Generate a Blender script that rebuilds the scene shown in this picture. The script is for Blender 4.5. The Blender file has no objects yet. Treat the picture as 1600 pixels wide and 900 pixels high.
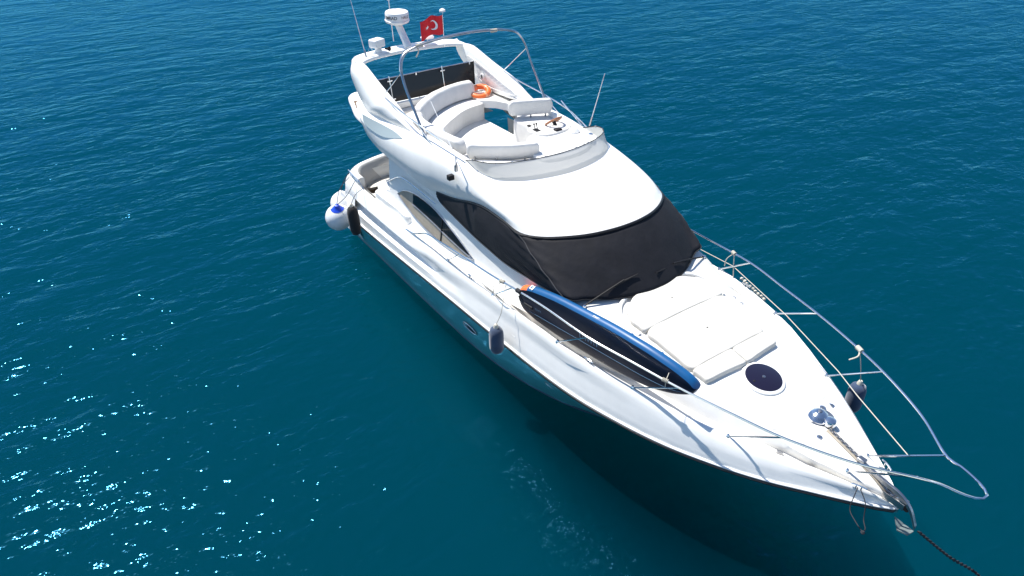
import bpy, bmesh, math, random
from mathutils import Vector, Matrix, Quaternion
from mathutils import noise as mnoise
random.seed(7)
S = bpy.context.scene
COL = S.collection
R = math.radians

# ------------------------------------------------------------------ camera
CAM_LOC = Vector((16.2876916, -7.85592961, 9.58471977))
YAW, PIT, ROL, FPX = 2.54067149, 0.589698201, -0.00669081254, 1103.00263
_f = Vector((math.cos(YAW)*math.cos(PIT), math.sin(YAW)*math.cos(PIT), -math.sin(PIT)))
_r0 = Vector((math.sin(YAW), -math.cos(YAW), 0)); _u0 = _r0.cross(_f)
_r = math.cos(ROL)*_r0 + math.sin(ROL)*_u0; _u = -math.sin(ROL)*_r0 + math.cos(ROL)*_u0
cam = bpy.data.cameras.new('camera'); camo = bpy.data.objects.new('camera', cam); COL.objects.link(camo)
m = Matrix((_r, _u, -_f)).transposed().to_4x4(); m.translation = CAM_LOC; camo.matrix_world = m
cam.sensor_width = 36; cam.lens = 36*FPX/1600; cam.clip_start = 0.1; cam.clip_end = 3000
S.camera = camo

# ------------------------------------------------------------------ light
SUN_EL, SHADOW_AZ = R(61), R(19)
sdir = Vector((math.cos(SUN_EL)*math.cos(SHADOW_AZ), math.cos(SUN_EL)*math.sin(SHADOW_AZ), -math.sin(SUN_EL)))
L = bpy.data.lights.new('sun', 'SUN'); L.energy = 5.0; L.angle = R(0.53); L.color = (1, 0.955, 0.88)
lo = bpy.data.objects.new('sun', L); COL.objects.link(lo); lo.rotation_euler = sdir.to_track_quat('-Z', 'Y').to_euler()
lo.location = (0, 0, 40)
W = bpy.data.worlds.new('World'); S.world = W; W.use_nodes = True
nt = W.node_tree; bg = nt.nodes['Background']; sky = nt.nodes.new('ShaderNodeTexSky'); sky.sky_type = 'NISHITA'
sky.sun_disc = False; sky.sun_elevation = SUN_EL; sky.altitude = 0; sky.air_density = 0.8; sky.dust_density = 0.0; sky.ozone_density = 1.4
to_sun = -sdir; sky.sun_rotation = math.atan2(to_sun.x, to_sun.y)
nt.links.new(sky.outputs[0], bg.inputs[0]); bg.inputs[1].default_value = 0.125
S.view_settings.view_transform = 'Standard'; S.view_settings.look = 'None'; S.view_settings.exposure = 0.6; S.view_settings.gamma = 1
S.render.engine = 'CYCLES'
cy = S.cycles; cy.use_denoising = True; cy.denoiser = 'OPENIMAGEDENOISE'; cy.max_bounces = 8; cy.transparent_max_bounces = 12
cy.sample_clamp_indirect = 12; cy.denoising_prefilter = 'ACCURATE'; cy.caustics_reflective = False; cy.caustics_refractive = False; cy.use_adaptive_sampling = True; cy.adaptive_threshold = 0.01

# ------------------------------------------------------------------ helpers
def U(px, py, x=None, y=None, z=None):
    d = FPX*_f + (px-800)*_r - (py-450)*_u
    i, v = (0, x) if x is not None else (1, y) if y is not None else (2, z)
    return CAM_LOC + d*((v-CAM_LOC[i])/d[i])

def lerp(a, b, t): return a+(b-a)*t
def interp(x, xs, ys):
    if x <= xs[0]: return ys[0]
    for i in range(1, len(xs)):
        if x <= xs[i]: return lerp(ys[i-1], ys[i], (x-xs[i-1])/(xs[i]-xs[i-1]))
    return ys[-1]
def sinterp(x, xs, ys):
    """monotone-ish smooth interpolation (cubic hermite)"""
    n = len(xs)
    if x <= xs[0]: return ys[0]
    if x >= xs[-1]: return ys[-1]
    i = max(k for k in range(n-1) if xs[k] <= x)
    def sl(k):
        if k == 0: return (ys[1]-ys[0])/(xs[1]-xs[0])
        if k == n-1: return (ys[-1]-ys[-2])/(xs[-1]-xs[-2])
        a = (ys[k]-ys[k-1])/(xs[k]-xs[k-1]); b = (ys[k+1]-ys[k])/(xs[k+1]-xs[k])
        return 0 if a*b <= 0 else 2*a*b/(a+b)
    h = xs[i+1]-xs[i]; t = (x-xs[i])/h; m0 = sl(i)*h; m1 = sl(i+1)*h
    return (2*t**3-3*t*t+1)*ys[i]+(t**3-2*t*t+t)*m0+(-2*t**3+3*t*t)*ys[i+1]+(t**3-t*t)*m1

def V(*a): return Vector(a)
def cr(p, n, closed=False):
    """resample a polyline with n points along a centripetal Catmull-Rom spline, even in arc length"""
    p = [Vector(q) for q in p]
    if len(p) < 3:
        return [p[0].lerp(p[-1], i/(n-1)) for i in range(n)]
    den = []
    N = len(p); segs = N if closed else N-1
    for i in range(segs):
        if closed:
            a, b, c, d = p[(i-1) % N], p[i], p[(i+1) % N], p[(i+2) % N]
        else:
            b, c = p[i], p[i+1]; a = p[i-1] if i > 0 else b*2-c; d = p[i+2] if i+2 < N else c*2-b
        def nx(t, u, v): return t+max((v-u).length, 1e-6)**0.5
        t0 = 0; t1 = nx(t0, a, b); t2 = nx(t1, b, c); t3 = nx(t2, c, d)
        for k in range(12):
            t = lerp(t1, t2, k/12)
            A1 = a*((t1-t)/(t1-t0))+b*((t-t0)/(t1-t0)); A2 = b*((t2-t)/(t2-t1))+c*((t-t1)/(t2-t1)); A3 = c*((t3-t)/(t3-t2))+d*((t-t2)/(t3-t2))
            B1 = A1*((t2-t)/(t2-t0))+A2*((t-t0)/(t2-t0)); B2 = A2*((t3-t)/(t3-t1))+A3*((t-t1)/(t3-t1))
            den.append(B1*((t2-t)/(t2-t1))+B2*((t-t1)/(t2-t1)))
    den.append(p[0] if closed else p[-1])
    cum = [0]
    for i in range(1, len(den)): cum.append(cum[-1]+(den[i]-den[i-1]).length)
    out = []; j = 0; M = n if closed else n-1
    for i in range(n):
        s = cum[-1]*i/M
        while j < len(cum)-2 and cum[j+1] < s: j += 1
        q = (s-cum[j])/max(cum[j+1]-cum[j], 1e-9)
        out.append(den[j].lerp(den[j+1], min(q, 1)))
    return out

class MB:
    def __init__(s): s.v = []; s.f = []
    def grid(s, rows, closed_v=False, closed_u=False, flip=False):
        b = len(s.v); nr = len(rows); nc = len(rows[0])
        for r in rows: s.v += [tuple(p) for p in r]
        for i in range(nr if closed_v else nr-1):
            for j in range(nc if closed_u else nc-1):
                a = b+i*nc+j; c = b+i*nc+(j+1) % nc; d = b+((i+1) % nr)*nc+(j+1) % nc; e = b+((i+1) % nr)*nc+j
                s.f.append((a, e, d, c) if flip else (a, c, d, e))
        return s
    def poly(s, pts):
        b = len(s.v); s.v += [tuple(p) for p in pts]; s.f.append(tuple(range(b, b+len(pts)))); return s
    def tube(s, pts, r, n=8, caps=True, radii=None):
        pts = [Vector(p) for p in pts]; up = None; rings = []
        for i, p in enumerate(pts):
            t = (pts[min(i+1, len(pts)-1)]-pts[max(i-1, 0)])
            t = t.normalized() if t.length > 1e-9 else V(0, 0, 1)
            if up is None: up = t.orthogonal().normalized()
            up = (up-t*up.dot(t)); up = up.normalized() if up.length > 1e-6 else t.orthogonal().normalized()
            w = t.cross(up); rr = radii[i] if radii else r
            rings.append([p+(up*math.cos(2*math.pi*k/n)+w*math.sin(2*math.pi*k/n))*rr for k in range(n)])
        s.grid(rings, closed_u=True)
        if caps: s.poly(list(reversed(rings[0]))); s.poly(rings[-1])
        return s
    def spline_tube(s, pts, r, n=8, k=6): return s.tube(cr(pts, max(4, (len(pts)-1)*k)), r, n)
    def box(s, c, size, rot=None):
        c = Vector(c); x, y, z = [q/2 for q in size]; M = rot or Matrix.Identity(3)
        P = [c+M@Vector((a*x, b*y, d*z)) for a in (-1, 1) for b in (-1, 1) for d in (-1, 1)]
        b = len(s.v); s.v += [tuple(p) for p in P]
        for f in ((0, 1, 3, 2), (4, 6, 7, 5), (0, 4, 5, 1), (2, 3, 7, 6), (0, 2, 6, 4), (1, 5, 7, 3)): s.f.append(tuple(b+i for i in f))
        return s
    def lathe(s, prof, c, axis=(0, 0, 1), n=24, sx=1.0, sy=1.0, xdir=None):
        """prof: list of (r, h) along axis"""
        c = Vector(c); a = Vector(axis).normalized(); x = Vector(xdir) if xdir else a.orthogonal()
        x = (x-a*x.dot(a)).normalized(); y = a.cross(x)
        rows = [[c+a*h+x*(r*sx*math.cos(2*math.pi*k/n))+y*(r*sy*math.sin(2*math.pi*k/n)) for k in range(n)] for r, h in prof]
        s.grid(rows, closed_u=True); s.poly(list(reversed(rows[0]))); s.poly(rows[-1]); return s

def make(name, mb, mat, parent=None, smooth=True, angle=40, bevel=0, solid=0, sub=0, merge=0.0005, fixn=True):
    me = bpy.data.meshes.new(name); me.from_pydata(mb.v, [], mb.f); me.validate()
    bm = bmesh.new(); bm.from_mesh(me)
    if merge: bmesh.ops.remove_doubles(bm, verts=bm.verts, dist=merge)
    if fixn: bmesh.ops.recalc_face_normals(bm, faces=bm.faces)
    bm.to_mesh(me); bm.free()
    o = bpy.data.objects.new(name, me); COL.objects.link(o)
    if mat: me.materials.append(mat)
    if smooth:
        me.polygons.foreach_set('use_smooth', [True]*len(me.polygons))
        if angle < 180:
            try: me.set_sharp_from_angle(angle=R(angle))
            except Exception: pass
    if solid:
        md = o.modifiers.new('s', 'SOLIDIFY'); md.thickness = solid; md.offset = -1
    if bevel:
        md = o.modifiers.new('b', 'BEVEL'); md.width = bevel; md.segments = 3; md.limit_method = 'ANGLE'; md.angle_limit = R(40)
    if sub:
        md = o.modifiers.new('d', 'SUBSURF'); md.levels = sub; md.render_levels = sub
    if parent is not None: attach(o, parent)
    return o
def worldloc(o):
    l = Vector(o.location); 
    while o.parent: o = o.parent; l += Vector(o.location)
    return l
def attach(o, parent):
    o.parent = parent; o.location = Vector(o.location)-worldloc(parent)
def thing(name, label, cat, loc=(0, 0, 0), group=None):
    o = bpy.data.objects.new(name, None); COL.objects.link(o); o.location = loc; o.empty_display_size = .2
    o['label'] = label; o['category'] = cat
    if group: o['group'] = group
    return o
def tag(o, label=None, cat=None, group=None, kind=None):
    if label: o['label'] = label
    if cat: o['category'] = cat
    if group: o['group'] = group
    if kind: o['kind'] = kind
    return o
def mir(p): return Vector((p[0], -p[1], p[2]))
def sym(curve):
    """half curve starboard tip .. centre (y=0) -> full curve starboard..port"""
    c = [Vector(p) for p in curve]; return c+[mir(p) for p in reversed(c[:-1])]

# ------------------------------------------------------------------ materials
def mat(name, col, rough=.5, metal=0, coat=0, bump=None, var=0, spec=.5, sheen=0, alpha=1, trans=0):
    M = bpy.data.materials.new(name); M.use_nodes = True; n = M.node_tree; p = n.nodes['Principled BSDF']
    p.inputs['Base Color'].default_value = (*col, 1); p.inputs['Roughness'].default_value = rough; p.inputs['Metallic'].default_value = metal
    p.inputs['Coat Weight'].default_value = coat; p.inputs['Coat Roughness'].default_value = .06; p.inputs['Specular IOR Level'].default_value = spec
    p.inputs['Sheen Weight'].default_value = sheen; p.inputs['Alpha'].default_value = alpha; p.inputs['Transmission Weight'].default_value = trans
    tc = n.nodes.new('ShaderNodeTexCoord')
    if var:
        nz = n.nodes.new('ShaderNodeTexNoise'); nz.inputs['Scale'].default_value = 3.2; nz.inputs['Detail'].default_value = 7; nz.inputs['Roughness'].default_value = .62
        n.links.new(tc.outputs['Object'], nz.inputs['Vector'])
        mx = n.nodes.new('ShaderNodeMix'); mx.data_type = 'RGBA'; mx.inputs[6].default_value = (*[c*(1-var) for c in col], 1); mx.inputs[7].default_value = (*[min(1, c*(1+var*.5)) for c in col], 1)
        rp = n.nodes.new('ShaderNodeMapRange'); rp.inputs[1].default_value = .35; rp.inputs[2].default_value = .62
        n.links.new(nz.outputs[0], rp.inputs[0]); n.links.new(rp.outputs[0], mx.inputs[0]); n.links.new(mx.outputs[2], p.inputs['Base Color'])
        r2 = n.nodes.new('ShaderNodeMapRange'); r2.inputs[3].default_value = max(0.02, rough-.08); r2.inputs[4].default_value = rough+.1
        n.links.new(nz.outputs[0], r2.inputs[0]); n.links.new(r2.outputs[0], p.inputs['Roughness'])
    if bump:
        prev = None
        for sc, st, dist in bump:
            nz = n.nodes.new('ShaderNodeTexNoise'); nz.inputs['Scale'].default_value = sc; nz.inputs['Detail'].default_value = 3
            n.links.new(tc.outputs['Object'], nz.inputs['Vector'])
            b = n.nodes.new('ShaderNodeBump'); b.inputs['Strength'].default_value = st; b.inputs['Distance'].default_value = dist
            n.links.new(nz.outputs[0], b.inputs['Height'])
            if prev: n.links.new(prev.outputs[0], b.inputs['Normal'])
            prev = b
        n.links.new(prev.outputs[0], p.inputs['Normal'])
    return M
M_GEL = mat('gelcoat', (.85, .845, .82), .32, coat=.12, var=.03, bump=[(1.1, .05, .01)])
M_HULL = mat('teal_hull', (.07, .35, .39), .34, coat=.2, var=.10, bump=[(1.5, .10, .015)])  # teal base colour over the whole lower hull
M_DECK = mat('deck_gelcoat', (.74, .73, .70), .42, coat=.1, var=.05, bump=[(140, .12, .002)])
M_VINYL = mat('vinyl', (.66, .65, .63), .55, var=.06, bump=[(5, .35, .03), (70, .15, .004)])
M_PAD = mat('pad_vinyl', (.60, .585, .54), .6, var=.05, bump=[(4, .3, .025), (60, .1, .003)])
M_COVER = mat('mesh_cover', (.010, .0105, .0145), .75, bump=[(1.6, .5, .06), (9, .25, .012), (300, .35, .003)], var=.25, spec=.3)
M_SEAM = mat('cover_seam', (.045, .045, .05), .7)
M_COVEREDGE = mat('cover_hem', (.008, .008, .01), .5)
M_STEEL = mat('stainless', (.72, .73, .75), .14, metal=1)
M_STEELD = mat('dull_steel', (.42, .42, .43), .32, metal=1, var=.2)
M_RUB = mat('black_rubber', (.012, .012, .014), .45, var=.3)
M_BLK = mat('black_plastic', (.012, .012, .014), .6, spec=.25)
M_GLASS = mat('tinted_glass', (.012, .012, .013), .18, spec=.35, coat=0)
M_GREYGLASS = mat('smoked_acrylic', (.50, .50, .475), .35, alpha=.85)
M_BEIGE = mat('beige_blind', (.34, .30, .24), .6, var=.15)
M_TEAK = mat('teak', (.30, .19, .11), .6, var=.3)
M_WOOD = mat('varnished_wood', (.28, .10, .03), .25, coat=.6, var=.3)
M_ORANGE = mat('orange_shell', (.85, .16, .03), .45, var=.15, bump=[(30, .15, .01)])
M_NAVYF = mat('navy_fender_cover', (.022, .045, .10), .8, sheen=.5, bump=[(60, .3, .004)], var=.25)
M_BLKF = mat('black_fender_cover', (.008, .008, .010), .85, sheen=.15, bump=[(60, .3, .004)])
M_WHF = mat('white_fender', (.78, .79, .80), .35, var=.05)
M_BLUEF = mat('blue_fender_cap', (.01, .07, .62), .4)
M_ROPE = mat('pale_rope', (.55, .52, .44), .8, bump=[(120, .6, .004)])
M_DROPE = mat('dark_rope', (.02, .022, .028), .8, bump=[(120, .6, .004)])
M_WHITE = mat('white_plastic', (.80, .80, .79), .35)
M_SUPN = mat('board_navy', (.004, .011, .032), .5, spec=.25, var=.15, bump=[(200, .1, .001)])
M_SUPB = mat('board_blue', (.003, .085, .245), .42, var=.08, bump=[(200, .15, .001)])
M_SUPO = mat('board_orange', (.88, .17, .04), .4)
M_INK = mat('board_print', (.10, .20, .32), .45)
M_WINK = mat('white_print', (.75, .77, .8), .5)
M_DINK = mat('dark_print', (.03, .03, .035), .5)
M_RED = mat('flag_red', (.62, .008, .018), .7, bump=[(14, .3, .02)])
M_HATCH = mat('hatch_acrylic', (.010, .007, .022), .08, coat=.6)
M_BEIGEF = mat('cockpit_carpet', (.42, .33, .26), .9, var=.15)
M_LTEAL = mat('boot_stripe', (.01, .04, .07), .3)

# ------------------------------------------------------------------ sea
def sea_material():
    M = bpy.data.materials.new('sea_surface'); M.use_nodes = True; n = M.node_tree; n.nodes.clear(); k = n.links.new
    out = n.nodes.new('ShaderNodeOutputMaterial'); geo = n.nodes.new('ShaderNodeNewGeometry')
    def mapping(rot, sc):
        mp = n.nodes.new('ShaderNodeMapping'); mp.inputs['Rotation'].default_value = (0, 0, R(rot)); mp.inputs['Scale'].default_value = sc
        k(geo.outputs['Position'], mp.inputs['Vector']); return mp.outputs[0]
    A, B, Cc = mapping(-38, (1, .40, 1)), mapping(-62, (1, .55, 1)), mapping(-20, (1, .6, 1))
    prev = None
    gn = n.nodes.new('ShaderNodeTexNoise'); gn.inputs['Scale'].default_value = .42; gn.inputs['Detail'].default_value = 3; gn.inputs['Distortion'].default_value = 1.2
    k(A, gn.inputs['Vector'])
    gust = n.nodes.new('ShaderNodeMapRange'); gust.inputs[1].default_value = .35; gust.inputs[2].default_value = .68; gust.inputs[3].default_value = .42; gust.inputs[4].default_value = 1.0
    k(gn.outputs[0], gust.inputs[0])
    # swell, chop, ripples, capillaries: (mapping, scale, detail, height)
    for vec, sc, det, dist in ((A, .28, 2, .15), (B, .95, 3, .13), (A, 2.4, 2, .10), (Cc, 5.6, 2, .042), (B, 15., 1, .008)):
        nz = n.nodes.new('ShaderNodeTexNoise'); nz.inputs['Scale'].default_value = sc; nz.inputs['Detail'].default_value = det; nz.inputs['Roughness'].default_value = .55
        nz.inputs['Distortion'].default_value = .3
        k(vec, nz.inputs['Vector'])
        b = n.nodes.new('ShaderNodeBump'); b.inputs['Strength'].default_value = 1; b.inputs['Distance'].default_value = dist
        k(nz.outputs[0], b.inputs['Height'])
        if sc > 2: k(gust.outputs[0], b.inputs['Strength'])
        if prev: k(prev.outputs[0], b.inputs['Normal'])
        prev = b
    tr = n.nodes.new('ShaderNodeBsdfTransparent'); tr.inputs[0].default_value = (.95, .99, 1, 1)
    df = n.nodes.new('ShaderNodeBsdfDiffuse'); df.inputs[0].default_value = (.0, .075, .13, 1)
    k(prev.outputs[0], df.inputs['Normal'])
    gl = n.nodes.new('ShaderNodeBsdfGlossy'); gl.inputs['Roughness'].default_value = .09; gl.inputs['Color'].default_value = (.07, .32, .60, 1); k(prev.outputs[0], gl.inputs['Normal'])
    fr = n.nodes.new('ShaderNodeFresnel'); fr.inputs['IOR'].default_value = 1.33; k(prev.outputs[0], fr.inputs['Normal'])
    m1 = n.nodes.new('ShaderNodeMixShader'); m1.inputs[0].default_value = .05
    rf = n.nodes.new('ShaderNodeBsdfRefraction'); rf.inputs['IOR'].default_value = 1.33; rf.inputs['Roughness'].default_value = 0; rf.inputs['Color'].default_value = (1, 1, 1, 1); k(prev.outputs[0], rf.inputs['Normal'])
    m0 = n.nodes.new('ShaderNodeMixShader'); m0.inputs[0].default_value = .62; k(tr.outputs[0], m0.inputs[1]); k(rf.outputs[0], m0.inputs[2])
    k(m0.outputs[0], m1.inputs[1]); k(df.outputs[0], m1.inputs[2])
    m2 = n.nodes.new('ShaderNodeMixShader'); k(fr.outputs[0], m2.inputs[0]); k(m1.outputs[0], m2.inputs[1]); k(gl.outputs[0], m2.inputs[2])
    k(m2.outputs[0], out.inputs['Surface'])
    vs = n.nodes.new('ShaderNodeVolumeScatter'); vs.inputs['Color'].default_value = (.0, .51, .90, 1); vs.inputs['Density'].default_value = .085; vs.inputs['Anisotropy'].default_value = 0
    va = n.nodes.new('ShaderNodeVolumeAbsorption'); va.inputs['Color'].default_value = (.0, .64, .93, 1); va.inputs['Density'].default_value = .085
    ad = n.nodes.new('ShaderNodeAddShader'); k(vs.outputs[0], ad.inputs[0]); k(va.outputs[0], ad.inputs[1]); k(ad.outputs[0], out.inputs['Volume'])
    return M
sea = make('sea', MB().box((0, 0, -20), (1200, 1200, 40)), sea_material(), smooth=False)
tag(sea, kind='structure')

# ------------------------------------------------------------------ yacht
Y = thing('motor_yacht', 'white flybridge motor yacht lying at anchor on the blue sea, seen from above its bow', 'motor yacht', (6.5, 0, 0))
P = lambda name, mb, m_, **k: make(name, mb, m_, Y, **k)
XR = [0, 1.5, 4.2, 7.8, 8.9, 9.7, 10.35, 11.2, 11.7, 12.17, 12.65, 13.07, 13.4, 13.7, 13.92, 14.03, 14.07]
YR = [2.02, 2.09, 2.13, 2.13, 2.11, 2.05, 1.94, 1.73, 1.54, 1.32, 1.06, .77, .54, .32, .15, .05, 0]
def RBy(x): return sinterp(x, XR, YR)
def RBz(x): return sinterp(x, [0, 1.4, 4.3, 7.7, 11, 14.07], [.86, .97, 1.2, 1.41, 1.6, 1.71])
XS = [0, .5, 1, 1.6, 2.3, 3, 3.8, 4.6, 5.4, 6.2, 7, 7.8, 8.6, 9.3, 9.9, 10.5, 11, 11.5, 12, 12.4, 12.8, 13.1, 13.4, 13.62, 13.8, 13.93, 14.01, 14.05, 14.07]
def GY(x):   # top of the gunwale
    return sinterp(x, [0, 1.5, 4, 6, 7.5, 9.04, 10.58, 11.3, 12.03, 12.7, 13.3, 13.8, 14.0, 14.07], [1.84, 1.93, 1.97, 2.0, 2.02, 2.0, 1.73, 1.50, 1.19, .82, .48, .2, .08, 0])
def GZ(x): return sinterp(x, [0, 1.5, 4, 6, 7.5, 9.04, 10.58, 12.03, 13.3, 13.8, 14.07], [1.88, 1.93, 1.98, 2.07, 2.18, 2.28, 2.25, 2.10, 1.98, 1.90, 1.78])
# lower hull
rows = []
for x in XS:
    ry, rz = RBy(x), RBz(x)
    kz = sinterp(x, [0, 8, 10, 11.2, 12, 13, 13.6, 14.07], [-.7, -.75, -.5, .0, .42, 1.0, 1.36, 1.66])
    cy_ = sinterp(x, [0, 4, 6, 7.2, 8.5, 9.4, 10.2, 11, 11.6, 12.3, 14.07], [1.80, 1.82, 1.80, 1.70, 1.42, 1.02, .62, .27, .12, .03, 0])
    cz = sinterp(x, [0, 6, 8.5, 10.2, 11.2, 12, 13, 13.6, 14.07], [.10, .14, .22, .32, .42, .62, 1.08, 1.41, 1.68])
    ry_ = max(ry-.03, 0)
    pts = [V(x, 0, kz), V(x, cy_*.55, lerp(kz, cz, .45)), V(x, cy_, cz), V(x, cy_+.04 if x < 12 else cy_, cz+.05), V(x, lerp(cy_, ry_, .62), lerp(cz, rz, .5)), V(x, lerp(cy_, ry_, .9), lerp(cz, rz, .82)), V(x, ry_, rz)]
    rows.append(pts)
mb = MB()
for sg in (1, -1): mb.grid([[V(p.x, p.y*sg, p.z) for p in r] for r in rows])
tr_ = rows[0]; mb.poly([V(p.x, -p.y, p.z) for p in reversed(tr_)]+[p for p in tr_[1:]])
hull = P('hull', mb, M_HULL, angle=35)
# topsides above the rubbing strake, with the scooped recess aft
TRA = []
for x in XS:
    ry, rz, gy, gz = RBy(x), RBz(x), GY(x), GZ(x)
    h = gz-rz; k = interp(x, [0, .8, 4.2, 5.6], [.0, 1, .75, 0]); b = min(1, h/.5)
    fr = min(1, (14.07-x)/.9)
    pts = [V(x, max(ry-.03, 0), rz), V(x, ry, rz+.015), V(x, ry, rz+.05), V(x, ry-.005, rz+.14*h/.8),
           V(x, ry+.0*k-.02*(1-k), rz+.28*h/.9), V(x, ry-.21*k-.035*(1-k), rz+.34*h/.9), V(x, ry-.19*k-.05*(1-k), rz+.50*h/.9),
           V(x, ry-.03-.05*(1-k)*fr, rz+.60*h/.9), V(x, lerp(ry, gy, .55), rz+.82*h), V(x, lerp(ry, gy, .85), rz+.95*h), V(x, gy, gz),
           V(x, max(gy-.05*fr, 0), gz-.005), V(x, max(gy-.09*fr, 0), gz-.05*fr), V(x, max(gy-.12*fr, 0), gz-.12*fr)]
    TRA.append([Vector((p.x, max(p.y, 0), p.z)) for p in pts])
def smooth_cols(rows, n):
    """refine the station grid lengthwise"""
    cols = [cr([r[j] for r in rows], n) for j in range(len(rows[0]))]
    return [[c[i] for c in cols] for i in range(n)]
mb = MB()
for sg in (1, -1): mb.grid([[V(p.x, p.y*sg, p.z) for p in r] for r in TRA])
P('topsides', mb, M_GEL, angle=50)
# transom
mb = MB()
t0 = [r for r in TRA[0]]
mb.poly([V(-.01, -p.y, p.z) for p in reversed(t0[:11])]+[V(-.01, p.y, p.z) for p in t0[:11]])
P('transom', mb, M_GEL, smooth=False)
# rubbing strake: black rubber with a steel insert
rub = [V(x, -(RBy(x)+.012), RBz(x)) for x in XS[:-1]]+[V(14.095, 0, RBz(14.07))]
rubf = cr(rub+[mir(p) for p in reversed(rub[:-1])], 160)
P('rub_rail', MB().tube(rubf, .030, 8), M_RUB)
P('rub_insert', MB().tube([p+V(0, 0, .042) for p in rubf], .020, 6), M_WHITE)
# boot stripe along the chine
def chine(x):
    return sinterp(x, [0, 4, 6, 7.2, 8.5, 9.4, 10.2, 11], [1.80, 1.82, 1.80, 1.70, 1.42, 1.02, .62, .27]), sinterp(x, [0, 6, 8.5, 10.2, 11.2], [.10, .14, .22, .32, .42])
def hully(x, z):
    cy_, cz = chine(x); return lerp(cy_+.04, RBy(x)-.03, ((z-cz-.05)/(RBz(x)-cz-.05))**.8)
for sg in (-1, 1):
    st = [V(x, sg*(chine(x)[0]+.035), chine(x)[1]+.035) for x in [0, 1, 2, 3, 4, 5, 6, 7, 8, 8.8, 9.5, 10.2]]
    P('boot_stripe', MB().tube(cr(st, 60), .016, 6), M_LTEAL)
# hull portholes
for sg in (-1, 1):
    for x0, x1, z in ((6.0, 6.5, .86), (8.7, 9.25, 1.12)):
        n = 28; outl = []; rim = []
        for i in range(n):
            a = 2*math.pi*i/n; x = (x0+x1)/2+(x1-x0)/2*math.cos(a); zz = z+.085*math.sin(a)
            outl.append(V(x, sg*(hully(x, zz)+.03), zz))
        o = P('porthole', MB().poly(outl), M_GLASS, smooth=False, solid=.02)
        make('porthole_rim', MB().tube(outl+outl[:2], .012, 6), M_STEELD, o)
# deck
def TY(x): return sinterp(x, [1.5, 8.6, 10, 11.4, 12.57, 13.2, 13.75, 14.0], [1.6, 1.62, 1.33, 1.0, .58, .36, .14, .04])
def ZC(x): return sinterp(x, [1.5, 8.7, 9.6, 10.6, 11.6, 12.7, 13.4, 13.8, 14.07], [2.2, 2.80, 2.66, 2.50, 2.35, 2.19, 2.07, 1.97, 1.76])
DX = [x for x in XS if x >= 1.4]
DR = []
def deck_row(x):
    gy, gz = GY(x), GZ(x); fr = min(1, (14.07-x)/.9); zc = ZC(x); ty = min(TY(x), max(gy-.19*fr-.02*fr, 0)); zt = lerp(zc-.10, gz, .0) if x > 8.6 else 2.3
    zt = zc-.075*min(1, fr*1.2)
    dd = sinterp(x, [1, 6.8, 7.8, 9], [.02, .02, .115, .115]); sd = gz-(dd+.025)*fr-sinterp(x, [1, 7.1, 8.0, 9.6, 10.6, 11.8], [.0, .0, .19, .19, .08, 0])
    a = V(x, max(gy-.118*fr, 0), gz-dd*fr); b = V(x, max(gy-.17*fr, ty+.012*fr, 0), sd)
    c = V(x, ty+.10*min(fr, 1)*min(1, max(0, (gy-ty-.3))/.15), sd+.0); d = V(x, ty+.03*fr, lerp(sd, zt, .75)); e = V(x, max(ty-.05*fr, 0), zt)
    r = [a, b, c, d, e]
    for q in (.75, .5, .25, 0): r.append(V(x, max(ty-.05*fr, 0)*q, zt+(zc-zt)*(1-q*q)))
    return r
def deckz(x, y):
    r = deck_row(x); y = abs(y)
    for i in range(len(r)-1):
        if r[i+1].y <= y <= r[i].y: return lerp(r[i+1].z, r[i].z, (y-r[i+1].y)/max(r[i].y-r[i+1].y, 1e-6))
    return r[-1].z
for k_i in range(150): DR.append(deck_row(lerp(1.4, 14.069, k_i/149)))
mb = MB()
for sg in (1, -1): mb.grid([[V(p.x, p.y*sg, p.z) for p in r] for r in DR])
P('deck', mb, M_DECK, angle=60)

# ---- cabin sides
def csec(x):
    yb = sinterp(x, [2.2, 3, 6, 8.2, 8.9], [1.70, 1.72, 1.70, 1.60, 1.5]); zb = 1.98 if x < 7 else lerp(1.98, 2.2, (x-7)/1.9)
    y1 = sinterp(x, [2.2, 6, 8.2, 8.9], [1.68, 1.655, 1.62, 1.5]); zt = sinterp(x, [2.2, 2.9, 5, 6.2, 7.3, 8.1, 8.9], [3.35, 3.4, 3.3, 3.45, 3.4, 3.0, 2.66])
    q_ = min(1, max(0, (7.6-x)/1.2)); return [V(x, lerp(yb+.11, GY(x)-.10, q_), lerp(zb-.02, GZ(x)-.055, q_)), V(x, lerp(yb+.055, yb+.06, q_), lerp(zb+.10, GZ(x)+.03, q_)), V(x, lerp(yb, y1, .5)+.03, lerp(zb, 2.75, .5)), V(x, y1+.005, 2.68 if x < 8.6 else 2.5), V(x, y1-.02, min(3.0, zt)), V(x, y1-.05, zt)]
CX = [2.3, 2.6, 3, 3.6, 4.2, 4.8, 5.4, 6, 6.6, 7.2, 7.8, 8.2, 8.6, 8.9]
for sg in (-1, 1):
    rows = [[V(p.x, p.y*sg, p.z) for p in csec(x)] for x in CX]
    rows = smooth_cols(rows, 40)
    mb = MB().grid(rows)
    P('cabin_side', mb, M_GEL, angle=60)
mb = MB().poly([V(2.31, -1.80, 1.2), V(2.31, 1.80, 1.2), V(2.31, 1.71, 2.9), V(2.31, 1.0, 3.05), V(2.31, .8, 3.4), V(2.31, -1.64, 3.36)])
P('cabin_bulkhead', mb, M_GEL, smooth=False)
# sliding door glass in the aft bulkhead
P('saloon_door', MB().box((2.28, .2, 2.25), (.05, 1.5, 1.9)), M_GLASS, smooth=False, bevel=.01)

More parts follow.
